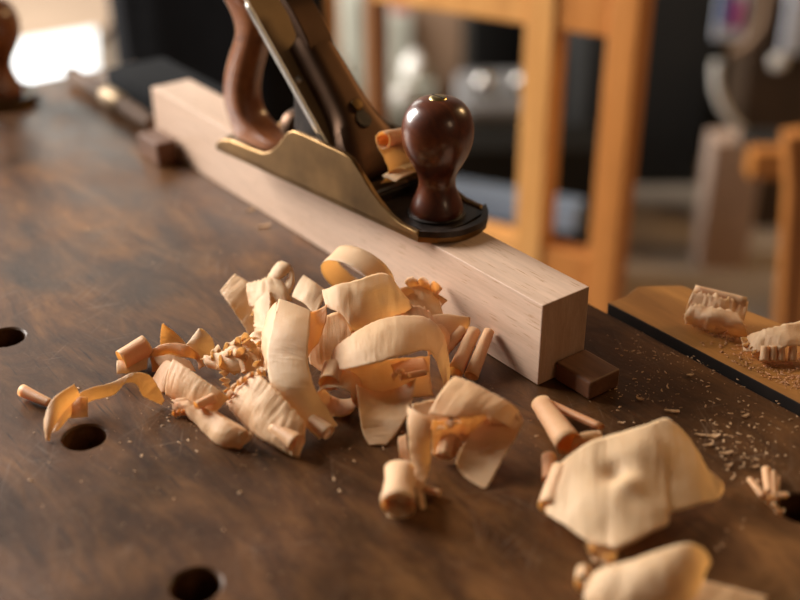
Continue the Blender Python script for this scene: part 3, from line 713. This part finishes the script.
def f(bm):
    strip(bm, ((556, 469, 12), (540, 500, 5), 2), ((564, 460, 19), (548, 514, 9), 2), ((577, 450, 23), (566, 526, 12), 1), ((592, 441, 26), (589, 542, 13), 1), ((608, 436, 27), (606, 546, 14), 1), ((624, 432, 28), (621, 548, 15), 2), ((645, 425, 29), (650, 533, 16), 2), ((658, 420, 28), (668, 524, 15), 2), ((664, 418, 27.5), (670, 513, 14.5), 2), ((670, 420, 26), (680, 510, 13.5), 2), ((690, 438, 19), (702, 504, 10), 2), ((706, 466, 11), (717, 500, 5), 1), ((718, 478, 7), (722, 494, 3), 1), ((723, 484, 3), (723, 490, 2), 0), wr=0.8, m=26, n=8,
          dents=(((615, 468, 26), -5.0, 8), ((609, 461, 27), 3.5, 4), ((628, 487, 22), 4.0, 7), ((600, 500, 20), 2.5, 12), ((660, 480, 22), -2.5, 14), ((640, 445, 27), 2, 12)))
    roll(bm, (548, 508, 8), (562, 470, 14), 6.5, 6.5, 1.2, start=2.2)
    strip(bm, ((588, 538, 12), (620, 545, 13)), ((592, 552, 5), (614, 556, 6)), ((594, 562, 2), (606, 562, 3)), rag=.25, wr=1)
shaving('big flat cream sheet with a dented middle at the right front', f, 1)
def f(bm):
    strip(bm, ((590, 576, 9), (584, 602, 2), 2), ((606, 566, 17), (606, 612, 4), 4), ((632, 560, 22), (636, 618, 6), 6), ((660, 550, 27), (668, 616, 8), 6), ((688, 543, 28), (692, 600, 11), 3), ((704, 550, 22), (700, 588, 12), 1), ((711, 562, 16), (698, 582, 13), 0), wr=1.2)
    ring(bm, (583, 578, 6), (0.2, .95, 0), 0.0038, 0.0055, 0.008, 0, 6.0, K=20)
    frill(bm, [(590, 548, 10), (598, 558, 10), (612, 562, 14)], 8, 2, 4)
shaving('cone-like cream shaving at the bottom edge of the view', f, 1)
def f(bm): strip(bm, ((690, 578, 8), (668, 608, 4), 1), ((728, 586, 6), (712, 616, 2), 1), ((768, 597, 3), (756, 624, 1), 1))
shaving('flat straight strip sticking out right of the cone-like shaving', f, 0)
def f(bm):
    roll(bm, (766, 469, 4), (769, 494, 3), 2.4, 2.6, 1.4); roll(bm, (749, 479, 3), (764, 497, 3), 1.5, 2.0, 1.3)
    roll(bm, (778, 477, 3), (776, 498, 3), 1.4, 1.8, 1.3); roll(bm, (773, 472, 4), (774, 496, 4), 1.4, 1.6, 1.2)
    frill(bm, [(763, 494, 3), (772, 500, 4), (780, 496, 4), (789, 497, 3)], 5, 1.6, 5); frill(bm, [(768, 500, 3), (774, 508, 3), (782, 514, 2)], 5, 1.6, 4)
shaving('splintered little tuft lying beside the dog hole at the right', f, 0)
ZJm = ZJ * 1000
def f(bm):
    roll(bm, (694, 290, ZJm + 20), (746, 303, ZJm + 16), 4.0, 4.4, 1.6)
    strip(bm, ((692, 294, ZJm + 19), (684, 318, ZJm + 4), 1), ((708, 296, ZJm + 20), (704, 326, ZJm + 3), 3), ((728, 300, ZJm + 19), (724, 334, ZJm + 2), 3), ((748, 304, ZJm + 16), (740, 336, ZJm + 2), 1), wr=3.0, rag=0.25)
    strip(bm, ((690, 306, ZJm + 14), (686, 322, ZJm + 3)), ((712, 308, ZJm + 16), (710, 330, ZJm + 4)), ((738, 314, ZJm + 14), (748, 338, ZJm + 2)), bulge=5, wr=2.5, rag=0.3)
    frill(bm, [(684, 316, ZJm + 5), (696, 322, ZJm + 5), (712, 326, ZJm + 5), (726, 334, ZJm + 4)], 7, 2, 6)
shaving('crumpled shaving with a straight top roll on the raised vise jaw', f, 1)
def f(bm):
    strip(bm, ((748, 336, ZJm + 8), (744, 352, ZJm + 2), 1), ((768, 330, ZJm + 15), (764, 350, ZJm + 9), 1), ((798, 324, ZJm + 18), (796, 346, ZJm + 12), 1), ((830, 326, ZJm + 16), (826, 350, ZJm + 8), 1), wr=2.6, rag=0.22)
    for x in (764, 772, 780, 792, 806): roll(bm, (x, 361, ZJm + 3), (x + 1, 346, ZJm + 11), 3.0, 2.6, 1.3)
    frill(bm, [(742, 342, ZJm + 7), (750, 350, ZJm + 5), (758, 356, ZJm + 4)], 7, 2, 4)
shaving('bundle of short rolls on the vise jaw at the right edge', f, 1)
# curl caught in the plane's throat
def f(bm):
    A, B_ = onp(383, 140, -0.012), onp(404, 135, 0.012)
    add_roll(bm, A, B_, 0.0068, 0.0060, 1.8, seed=3)
    secs = [(onp(377, 146, -0.014), onp(408, 138, 0.010)), (onp(384, 158, -0.014), onp(412, 150, 0.012)), (onp(388, 172, -0.013), onp(418, 160, 0.014)), (onp(380, 184, -0.014), onp(420, 170, 0.014))]
    add_strip(bm, secs, -0.002, 6, 8, 0.0008, 5)
    secs = [(onp(382, 176, -0.016), onp(400, 168, -0.004)), (onp(396, 182, -0.016), onp(416, 172, 0.0))]
    add_strip(bm, secs, 0.001, 6, 6, 0.0006, 6)
shaving('rolled amber shaving caught in the plane throat behind the knob', f, 0, group=None)

# larger chips scattered on the bench
CH = [((672, 412), 9, 'flat oblong chip lying alone behind the big flat sheet'), ((700, 436), 6, 'small chip just left of the long chip near the vise jaw'),
      ((713, 437), 8, 'long narrow chip right of the small chip near the vise jaw'), ((726, 454), 8, 'pale ragged chip nearest the right of the big sheet'),
      ((709, 446), 5, 'stubby chip between the long chip and the pale ragged chip'), ((640, 400), 5, 'small orange chip standing right of the stop block'),
      ((621, 424), 4, 'tiny chip just above the big flat sheet'), ((690, 376), 5, 'pale flake near the slot before the vise jaw'),
      ((745, 417), 6, 'curved chip at the right near the slot before the vise jaw'), ((728, 467), 4, 'small crumb-like chip by the right corner of the big sheet'),
      ((250, 211), 7, 'small pale chip beside the beam under the plane heel'), ((264, 227), 11, 'long pale chip beside the beam below the plane'),
      ((391, 463), 2.5, 'tiny orange chip left of the spongy stub'), ((755, 468), 5, 'pale splinter chip left of the little tuft')]
for k, ((px, py), L_, lab) in enumerate(CH):
    bm = bmesh.new(); a0 = random.uniform(-0.5, 0.5); l = L_ / 1000; w_ = l * random.uniform(0.3, 0.5)
    if py < 300: a0 = 0.35
    prev = None; nseg = 6
    for i in range(nseg + 1):
        t_ = i / nseg - 0.5; hw = w_ / 2 * (1 - (2 * t_) ** 2 * 0.6) * random.uniform(0.7, 1.2); z = 0.0004 + 0.0007 * (4 * t_ * t_) * random.uniform(0.2, 1.5); hw *= random.uniform(0.8, 1.3)
        cur = [bm.verts.new((t_ * l, y, z_)) for y, z_ in ((-hw, z), (hw, z + 0.0004), (hw * 0.8, z + 0.0009), (-hw * 0.8, z + 0.0007))]
        if prev:
            for q in range(4): bm.faces.new((prev[q], prev[(q + 1) % 4], cur[(q + 1) % 4], cur[q]))
        else: bm.faces.new(cur)
        prev = cur
    bm.faces.new(prev[::-1])
    tag(obj('wood_chip', bm, MAT['chip'], smooth=50, loc=W(px, py), rz=a0), lab, 'wood chip', 'wood chips scattered on the bench')

# fine sawdust: far too many grains to count
def grain(bm, p, s):
    a = random.uniform(0, PI); l = s * random.uniform(0.8, 2.2); w_ = s * random.uniform(0.4, 0.9); h = s * random.uniform(0.3, 0.7)
    c_, s_ = math.cos(a), math.sin(a)
    vs = []
    for x, y, z in ((-l, -w_, 0), (l, -w_ * .6, 0), (l * .8, w_, 0), (-l * .7, w_, 0), (0, 0, h)):
        vs.append(bm.verts.new((p.x + x * c_ - y * s_, p.y + x * s_ + y * c_, p.z + z)))
    for q in ((0, 1, 4), (1, 2, 4), (2, 3, 4), (3, 0, 4), (3, 2, 1, 0)): bm.faces.new([vs[i] for i in q])
bm = bmesh.new()
def free(p, z=0.0):
    if any((p - h).length < 0.016 for h in HOLES): return False
    u, v = uv(p); return not (-0.003 < u + 0.0 and v > -0.001 and v < BW + 0.001) and v < 0.107
clusters = [((690, 372), 26, 90), ((740, 420), 30, 110), ((700, 345), 24, 70), ((660, 385), 28, 60), ((640, 350), 22, 60), ((720, 455), 26, 60), ((615, 395), 20, 30), ((760, 450), 26, 50),
            ((170, 420), 26, 45), ((480, 385), 16, 22), ((330, 470), 50, 26), ((150, 470), 80, 36), ((540, 440), 30, 16), ((70, 420), 30, 20), ((215, 230), 60, 18), ((690, 520), 60, 26), ((240, 520), 90, 24), ((420, 450), 40, 20)]
for (cx, cy), sg, n_ in clusters:
    for _ in range(n_):
        p = W(random.gauss(cx, sg), random.gauss(cy, sg * 0.55), 0.0002)
        if free(p): grain(bm, p, random.choice((0.00022, 0.0003, 0.0003, 0.0004, 0.0006, 0.0009)))
tag(obj('sawdust', bm, MAT['chip'], smooth=0), 'pale specks of sawdust sprinkled over the bench top', 'sawdust', kind='stuff')
bm = bmesh.new()
x0, y0 = bl(W(700, 340, ZJ)); 
for _ in range(7000):
    x = random.uniform(0.02, 0.36); y = random.uniform(0.118, 0.188)
    d_ = math.exp(-((y - 0.128) / 0.022) ** 2) * min(1, max(0, (x - 0.02) / 0.08))
    if random.random() < d_:
        p = B(-x, y, ZJ + 0.0001 + random.random() * 0.0008); grain(bm, p, random.choice((0.0004, 0.0006, 0.0008)))
tag(obj('sawdust', bm, MAT['dust'], smooth=0), 'reddish layer of sawdust on top of the vise jaw', 'sawdust', kind='stuff')

# ------------------------------------------------------------------ things at the far end of the bench
c0, c1 = W(68, 70, 0.012), W(152, 122, 0.012)
ch = empty('screwdriver', 'thin wooden-shafted tool with a steel ferrule lying at the far bench end', 'hand tool', (c0 + c1) / 2 - Vector((0, 0, 0.012)), math.atan2((c1 - c0).y, (c1 - c0).x))
L2 = (c1 - c0).length / 2
MAT['shaft'] = plain('pale_handle_wood', (0.11, 0.068, 0.046), 0.75, 0, 0.15, 40, Specular_IOR_Level=0.15)
bm = tube([(-L2 * 0.86, 0, 0.011), (-0.005, 0, 0.011)], [0.0072, 0.0085], 20); obj('shaft', bm, MAT['shaft'], ch)
bm = tube([(-0.004, 0, 0.011), (0.0, 0, 0.011), (0.034, 0, 0.011), (0.038, 0, 0.011)], [0.0085, 0.0108, 0.0108, 0.0088], 20); obj('ferrule', bm, MAT['steel_dull'], ch)
bm = tube([(0.038, 0, 0.011), (L2 * 0.6, 0, 0.0105), (L2, 0, 0.0095)], [0.0085, 0.0095, 0.0075], 20); obj('handle', bm, MAT['shaft'], ch)
bm = tube([(-L2, 0, 0.010), (-L2 * 0.86, 0, 0.011)], [0.0050, 0.0078], 20); obj('tip', bm, MAT['iron'], ch)
bu, bv = uv(W(152, 148))
dog = obj('bench_dog', box(-0.020, 0.020, -0.021, 0.0, 0.0, 0.022), MAT['dog'], smooth=0, bevel=0.0015, loc=B(BL - 0.03, -0.003, 0.0004), rz=BROT)
tag(dog, 'dark brown wooden block beside the far end of the beam', 'bench dog')
bm = bmesh.new(); add_box(bm, -0.075, 0.075, -0.035, 0.035, 0.0, 0.026)
g = obj('black_box', bm, MAT['black'], smooth=0, bevel=0.003, loc=B(BL + 0.105, 0.066, 0.0004), rz=BROT)
tag(g, 'low black case lying behind the far end of the beam', 'case')

# ------------------------------------------------------------------ the room behind (floor is ZB below the bench top)
FZ = -ZB
def struct(o): o['kind'] = 'structure'; return o
struct(obj('floor', box(-3.2, 3.2, -2.0, 5.2, FZ - 0.05, FZ), MAT['floor'], smooth=0))
bm = bmesh.new()
bx0, bx1, bz0, bz1 = -2.9, -1.0, 0.75, 2.45
add_box(bm, -3.2, bx0, 5.2, 5.3, FZ, 2.7); add_box(bm, bx1, 3.2, 5.2, 5.3, FZ, 2.7); add_box(bm, bx0, bx1, 5.2, 5.3, FZ, bz0); add_box(bm, bx0, bx1, 5.2, 5.3, bz1, 2.7)
struct(obj('wall_back', bm, MAT['wall'], smooth=0))
bm = bmesh.new()
for x in (bx0, (bx0 + bx1) / 2, bx1): add_box(bm, x - 0.03, x + 0.03, 5.23, 5.28, bz0, bz1)
for z in (bz0, (bz0 + bz1) / 2, bz1): add_box(bm, bx0, bx1, 5.23, 5.28, z - 0.025, z + 0.025)
struct(obj('window_2', bm, MAT['trim'], smooth=0))
# left wall with the tall workshop window that lights the bench
bm = bmesh.new()
WX = -2.3; wy0, wy1, wz0, wz1 = 1.35, 2.95, 0.35, 2.15
add_box(bm, WX - 0.1, WX, -2.0, wy0, FZ, 2.7); add_box(bm, WX - 0.1, WX, wy1, 5.2, FZ, 2.7)
add_box(bm, WX - 0.1, WX, wy0, wy1, FZ, wz0); add_box(bm, WX - 0.1, WX, wy0, wy1, wz1, 2.7)
struct(obj('wall_left', bm, MAT['wall'], smooth=0))
bm = bmesh.new()
for y in (wy0, (wy0 + wy1) / 2, wy1): add_box(bm, WX - 0.08, WX - 0.03, y - 0.03, y + 0.03, wz0, wz1)
for z in (wz0, (wz0 + wz1) / 2, wz1): add_box(bm, WX - 0.08, WX - 0.03, wy0, wy1, z - 0.025, z + 0.025)
struct(obj('window_1', bm, MAT['trim'], smooth=0))

def up_box(name, x0, x1, y0, y1, Y, depth, mat, label, cat, zfloor=False, bevel=0.004, group=None, rz=0.0, build=True):
    """upright box whose near face is sighted at the given corners, standing at distance Y"""
    a = WY((x0 + x1) / 2, y1, Y); b = WY((x0 + x1) / 2, y0, Y)
    l = WY(x0, (y0 + y1) / 2, Y); r = WY(x1, (y0 + y1) / 2, Y)
    z0 = FZ + 0.0 if zfloor else a.z
    w_ = (r.x - l.x) / 2
    o = obj(name, box(-w_, w_, 0, depth, 0, b.z - z0), mat, smooth=0, bevel=bevel, loc=Vector(((l.x + r.x) / 2, Y, z0)), rz=rz)
    if label: tag(o, label, cat, group)
    return o

# pale low table with a white board at the far left
t_z = WY(60, 60, 2.55).z
lt = empty('low_table', 'pale wooden low table behind the far left end of the bench', 'table', (-0.95, 2.75, FZ))
ht = t_z - FZ
MAT['table_wood'] = wood('low_table_wood', (0.27, 0.185, 0.12), (0.32, 0.22, 0.145), (0.37, 0.26, 0.175), 0.6, (4, 30, 30))
obj('tabletop', box(-0.85, 0.22, -0.75, 0.75, ht - 0.03, ht), MAT['table_wood'], lt, smooth=0, bevel=0.004)
for x in (-0.80, 0.16):
    for y in (-0.72, 0.66): obj('leg', box(x, x + 0.05, y, y + 0.05, 0, ht - 0.03), MAT['table_wood'], lt, smooth=0)
q = [W(12, 88, t_z), W(99, 72, t_z), W(97, 31, t_z), W(17, 44, t_z)]
q[0] = q[0] + (q[0] - q[3]) * 0.25; q[1] = q[1] + (q[1] - q[2]) * 0.25
cen = sum(q, Vector()) / 4; cen.z = t_z
bd = obj('white_board', prism([((p - cen).x, (p - cen).y) for p in q], 0.0005, 0.008), MAT['paper'], smooth=0, bevel=0.002, loc=cen)
tag(bd, 'bright white board lying on the pale low table', 'board')

# black cloth-covered machine behind the beam's far end
bp = WY(208, 40, 2.05)
bc = empty('covered_machine', 'tall black cloth-covered shape behind the far end of the beam', 'covered machine', (bp.x, 2.05, FZ))
bm = bmesh.new(); rings = []
hw = (WY(316, 40, 2.05) - WY(100, 40, 2.05)).x / 2
for i in range(25):
    t_ = i / 24; z = 1.02 * t_; ring_ = []
    for k in range(64):
        th = 2 * PI * k / 64; cx, sx = math.cos(th), math.sin(th)
        fold = 1 + 0.035 * math.sin(9 * th + 2 * t_) * (1 - t_ * 0.6) + 0.02 * math.sin(17 * th)
        sc = (1.0 if t_ < 0.9 else math.sqrt(max(0.0, 1 - ((t_ - 0.9) / 0.104) ** 2)))
        x = math.copysign(abs(cx) ** 0.4, cx) * hw * fold * sc; y = math.copysign(abs(sx) ** 0.55, sx) * 0.22 * fold * sc + 0.22
        ring_.append(bm.verts.new((x, y, z)))
    rings.append(ring_)
for a, c in zip(rings, rings[1:]):
    for k in range(64): bm.faces.new((a[k], a[(k + 1) % 64], c[(k + 1) % 64], c[k]))
bm.faces.new(rings[-1]); bm.faces.new(rings[0][::-1])
obj('cover', bm, MAT['black'], bc, smooth=60)

# wooden frame table: posts, rails
FA = math.radians(58); FD = Vector((-math.sin(FA), math.cos(FA), 0)); FN = Vector((math.cos(FA), math.sin(FA), 0))
PB = WY(548, 120, 1.62)
def online(px, py):            # position along the frame's front line sighted at px, py
    d = ray(px, py); n = Vector((FD.y, -FD.x, 0)); t = (PB - CAM).dot(n) / d.dot(n); P_ = CAM + d * t; return (P_ - PB).dot(FD)
fr = empty('wooden_stand', 'open orange pine stand with square posts and rails behind the plane', 'stand', Vector((PB.x, PB.y, FZ)), math.atan2(FD.y, FD.x))
sA, sC = online(383, 60), online(627, 120)
z_top = WY(545, 20, 1.62).z - FZ; z_bot = WY(540, 232, 1.62).z - FZ
pw = 0.0225
obj('post', box(-pw, pw, -0.0, 0.05, 0, z_top + 0.09), MAT['pine'], fr, smooth=0, bevel=0.003)
obj('post', box(sC - pw, sC + pw, 0, 0.05, 0, z_top + 0.09), MAT['pine_mid'], fr, smooth=0, bevel=0.003)
obj('post', box(sA - 0.010, sA + 0.012, 0.0, 0.035, 0, z_top + 0.09), MAT['brown_pine'], fr, smooth=0, bevel=0.003)
obj('rail', box(pw + 0.001, sA - 0.0105, 0.005, 0.045, z_top, z_top + 0.085), MAT['pine'], fr, smooth=0, bevel=0.003)
obj('rail', box(sC + pw + 0.001, -pw - 0.001, 0.005, 0.045, z_top, z_top + 0.085), MAT['pine_mid'], fr, smooth=0, bevel=0.003)
obj('rail', box(pw + 0.001, sA - 0.0105, 0.005, 0.045, z_bot - 0.06, z_bot), MAT['pine'], fr, smooth=0, bevel=0.003)
obj('rail', box(sC + pw + 0.001, -pw - 0.001, 0.005, 0.045, z_bot - 0.075, z_bot), MAT['pine_mid'], fr, smooth=0, bevel=0.003)
# back post of the stand (local y is toward the camera's left-front; back is negative)
bx = online(330, 25)
P_ = WY(331, 20, 2.75); rel = P_ - PB; bs, bn = rel.dot(FD), rel.dot(Vector((-FD.y, FD.x, 0)))
fr2 = up_box('wooden_post', 320, 339, -30, 60, 2.75, 0.06, MAT['pine_dark'], 'reddish brown post behind the top of the plane', 'post', zfloor=True)

# clutter standing behind the stand
up_box('grey_cloth_bundle', 340, 376, -10, 75, 3.0, 0.3, MAT['grey_cloth'], 'grey green cloth bundle between the two brown posts', 'bundle', zfloor=True, bevel=0.03)
up_box('cardboard_box', 412, 462, -10, 95, 3.1, 0.35, MAT['brown_card'], 'brown cardboard box behind the wooden stand', 'box', zfloor=True)
up_box('grey_crate', 388, 414, 16, 60, 3.55, 0.25, MAT['grey_cloth'], 'greenish crate left of the cardboard box', 'crate', zfloor=True, bevel=0.01)
up_box('dark_cabinet', 470, 545, -60, 85, 3.55, 0.4, MAT['black_paint'], 'dark cabinet behind the wooden stand beside the cardboard box', 'cabinet', zfloor=True)
mc = up_box('machine_bed', 460, 560, 108, 150, 2.5, 0.3, MAT['grey_metal'], 'grey metal machine seen through the wooden stand', 'machine', zfloor=True, bevel=0.02)
up_box('black_crate', 440, 600, 150, 230, 2.25, 0.16, MAT['black_paint'], 'black crate low behind the wooden stand', 'crate', zfloor=True)
o = obj('metal_bar', box(-0.15, 0.15, -0.03, 0.03, 0, 0.05), MAT['blue_grey'], smooth=0, bevel=0.004, loc=WY(505, 205, 2.0) - Vector((0, 0, 0.02)), rz=-0.42)
o.location.z = WY(500, 205, 2.0).z
tag(o, 'blue grey metal bar lying across behind the lower rail', 'metal bar')
o = up_box('low_trestle', 430, 590, 222, 262, 1.97, 0.10, MAT['black_paint'], 'low black trestle under the blue grey metal bar', 'trestle', zfloor=True)
o.location.y = 1.94; bpy.data.objects['metal_bar'].location.z = o.location.z + max(v.co.z for v in o.data.vertices) + 0.0005
def ball(px, py, Y, r, mat, name, label, cat, on=True):
    p = WY(px, py, Y)
    prof = [(r * 0.55, 0.0), (r * 0.9, r * 0.25), (r, r * 0.8), (r * 0.95, r * 1.2), (r * 0.65, r * 1.7), (r * 0.4, r * 1.9), (r * 0.42, r * 2.1), (r * 0.30, r * 2.1)]
    o = obj(name, lathe(prof, 28), mat, smooth=50, loc=Vector((p.x, Y, p.z - r)))
    return tag(o, label, cat)
for k, (px, py, Y, r, mt, lab) in enumerate(((340, 68, 2.9, 0.028, 'white_glaze', 'round white jar between the brown posts'), (414, 66, 3.0, 0.035, 'white_glaze', 'round white jar right of the brown post'), (404, 95, 2.9, 0.030, 'white_glaze', 'lower white jar beside the brown post'),
                                        (484, 97, 2.6, 0.026, 'steel', 'shiny steel jar on the grey machine'), (520, 100, 2.62, 0.022, 'steel', 'smaller steel jar on the grey machine'))):
    j = ball(px, py, Y, r, MAT[mt], 'round_jar', lab, 'jar')
    p = j.location
    if mt == 'steel':
        j.location.z = mc.location.z + max(v.co.z for v in mc.data.vertices) + 0.0005; continue
    sh = obj('plinth', box(-r * 1.6, r * 1.6, -r * 1.6, r * 1.6, 0, p.z - FZ - 0.0005), MAT['grey_cloth'] if mt == 'white_glaze' else MAT['grey_metal'], smooth=0, bevel=0.003, loc=Vector((p.x, p.y, FZ)))
    tag(sh, 'narrow stand under the ' + lab.split(' behind')[0].split(' on ')[0], 'stand')
rt = up_box('red_tin', 392, 410, -14, 14, 3.6, 0.08, MAT['red'], 'red tin at the top behind the wooden stand rail', 'tin', zfloor=False)
gc = bpy.data.objects['grey_crate']; rt.location.z = gc.location.z + max(v.co.z for v in gc.data.vertices) + 0.0005

# right-hand side: black cabinet, stool, offcut, bucket
up_box('black_cabinet', 585, 716, -120, 225, 2.92, 0.4, MAT['black_paint'], 'tall black cabinet right of the wooden stand', 'cabinet', zfloor=True, bevel=0.01)
up_box('wood_offcut', 708, 758, 142, 246, 2.42, 0.08, MAT['pale_wood'], 'pale upright wood offcut standing on the floor at the right', 'offcut', zfloor=True)
up_box('dark_cabinet', 722, 900, -120, 205, 3.10, 0.4, MAT['black_paint'], 'dark cabinet at the right edge behind the stool', 'cabinet', zfloor=True, bevel=0.01)
st = empty('wooden_stool', 'orange pine stool at the right edge of the view, its rail in front', 'stool', (WY(800, 200, 2.0).x, 2.1, FZ))
zr = WY(770, 165, 2.0).z - FZ
lx = WY(752, 165, 2.0).x - st.location.x
obj('rail', box(lx, lx + 0.50, -0.10, -0.055, zr - 0.03, zr + 0.025), MAT['pine_mid'], st, smooth=0, bevel=0.004)
obj('seat', box(lx + 0.03, lx + 0.48, -0.054, 0.10, zr - 0.03, zr - 0.002), MAT['black_paint'], st, smooth=0, bevel=0.004)
for x in (lx + 0.16, lx + 0.44):
    obj('leg', box(x, x + 0.05, 0.04, 0.09, 0, zr - 0.031), MAT['pine_dark'], st, smooth=0, bevel=0.003)
    obj('leg', box(x, x + 0.05, -0.10, -0.056, 0, zr - 0.031), MAT['pine_dark'], st, smooth=0, bevel=0.003)
pl_ = WY(785, 260, 1.75)
lg = obj('wooden_post', tube([(0.05, 0, 0), (0.0, 0, 0.5), (-0.02, 0, 0.60)], 0.028, 4), MAT['pine_dark'], smooth=0, bevel=0.003, loc=Vector((pl_.x + 0.0, 1.75, FZ)))
tag(lg, 'slanted orange brown post at the right edge beyond the vise jaw', 'post')
# machine with a silver guard and a coloured label
mp_ = WY(752, 60, 2.60)
ma = empty('bench_machine', 'dark workshop machine with curved silver guard and coloured label, at the right', 'machine', (mp_.x + 0.05, 2.66, FZ))
zb = mp_.z - FZ
MAT['machine_brown'] = plain('machine_brown', (0.060, 0.035, 0.020), 0.5, 0.2, 0.3, 10)
obj('housing', box(-0.05, 0.14, -0.02, 0.12, 0, zb + 0.14), MAT['machine_brown'], ma, smooth=0, bevel=0.012)
bm = bmesh.new(); secs = []
pts = [WY(x, y, 2.56) - ma.location for x, y in ((716, 62), (716, 86), (722, 104), (732, 120), (744, 133))]
add_tube(bm, crom(pts, 5), 0.010, 12); obj('guard', bm, MAT['white_glaze'], ma, smooth=50)
bm = bmesh.new(); pts = [WY(x, y, 2.56) - ma.location for x, y in ((766, -6), (764, 16), (756, 34), (742, 48), (728, 52))]
add_tube(bm, crom(pts, 5), 0.008, 12); obj('guard', bm, MAT['brown_card'], ma, smooth=50)
MAT['lab_w'] = plain('label_white', (0.55, 0.58, 0.66), 0.5); MAT['lab_b'] = plain('label_blue', (0.05, 0.09, 0.30), 0.5); MAT['lab_m'] = plain('label_magenta', (0.42, 0.06, 0.26), 0.5)
l0, l1, lb, lt_ = WY(722, 20, 2.57).x - ma.location.x, WY(754, 20, 2.57).x - ma.location.x, WY(738, 46, 2.57).z - ma.location.z, WY(738, -6, 2.57).z - ma.location.z
lab = obj('label_plate', box(l0, l1, -0.04, -0.03, lb, lt_), MAT['lab_w'], ma, smooth=0, bevel=0.002)
lw = l1 - l0
obj('label_stripe', box(l0 + lw * 0.05, l0 + lw * 0.40, -0.0415, -0.0401, lb + (lt_ - lb) * 0.30, lt_), MAT['lab_b'], lab, smooth=0)
obj('label_stripe', box(l0 + lw * 0.46, l0 + lw * 0.85, -0.0415, -0.0401, lb + (lt_ - lb) * 0.22, lb + (lt_ - lb) * 0.80), MAT['lab_m'], lab, smooth=0)
kp_ = WY(778, 62, 2.57) - ma.location
bm = bmesh.new(); bmesh.ops.create_uvsphere(bm, u_segments=20, v_segments=12, radius=0.020)
obj('knob', bm, MAT['white_glaze'], ma, smooth=60, loc=kp_)  # white ball added in place of an out-of-focus highlight, no known machine part
bm = tube([kp_ + Vector((0, 0.015, 0)), kp_ + Vector((0, 0.075, 0))], 0.008, 12); obj('glint_stem', bm, MAT['steel'], ma, smooth=40)
pp_ = WY(795, 35, 2.57) - ma.location
obj('panel', box(pp_.x - 0.012, pp_.x + 0.04, -0.045, -0.03, pp_.z - 0.06, pp_.z + 0.10), MAT['lab_w'], ma, smooth=0, bevel=0.004)

# ------------------------------------------------------------------ light
def area(name, loc, target, sx, sy, power, col):
    l = bpy.data.lights.new(name, 'AREA'); l.shape = 'RECTANGLE'; l.size = sx; l.size_y = sy; l.energy = power; l.color = col
    o = bpy.data.objects.new(name, l); o.location = loc
    o.rotation_euler = (Vector(target) - Vector(loc)).to_track_quat('-Z', 'Y').to_euler(); COL.objects.link(o); TOPS.append(o); return o
area('window_daylight', (WX - 0.02, (wy0 + wy1) / 2, (wz0 + wz1) / 2), (0.5, (wy0 + wy1) / 2, (wz0 + wz1) / 2), 1.6, 1.8, 335, (1.0, 0.965, 0.91))
area('back_window_daylight', ((bx0 + bx1) / 2, 5.19, (bz0 + bz1) / 2), ((bx0 + bx1) / 2 + 0.6, 0.7, 0.4), 1.8, 1.6, 36, (1.0, 0.99, 0.90))
area('doorway_daylight', (1.9, -1.3, 1.5), (0.2, 0.7, 0), 0.6, 0.9, 6, (1.0, 0.68, 0.42))
area('workshop_lamp', (1.9, 2.0, 1.3), (0.2, 0.8, 0), 0.5, 0.5, 19, (1.0, 0.62, 0.28))
wd = bpy.data.worlds.new('world'); S.world = wd; wd.use_nodes = True
bg = wd.node_tree.nodes['Background']; bg.inputs[0].default_value = (1.0, 0.70, 0.46, 1); bg.inputs[1].default_value = 0.055

for o in TOPS: o.location.z += ZB
S.cycles.diffuse_bounces = 10; S.cycles.transmission_bounces = 12; S.cycles.max_bounces = 16
S.view_settings.view_transform = 'Standard'; S.view_settings.look = 'None'; S.view_settings.gamma = 1; S.view_settings.use_curve_mapping = False
S.view_settings.exposure = 0.0
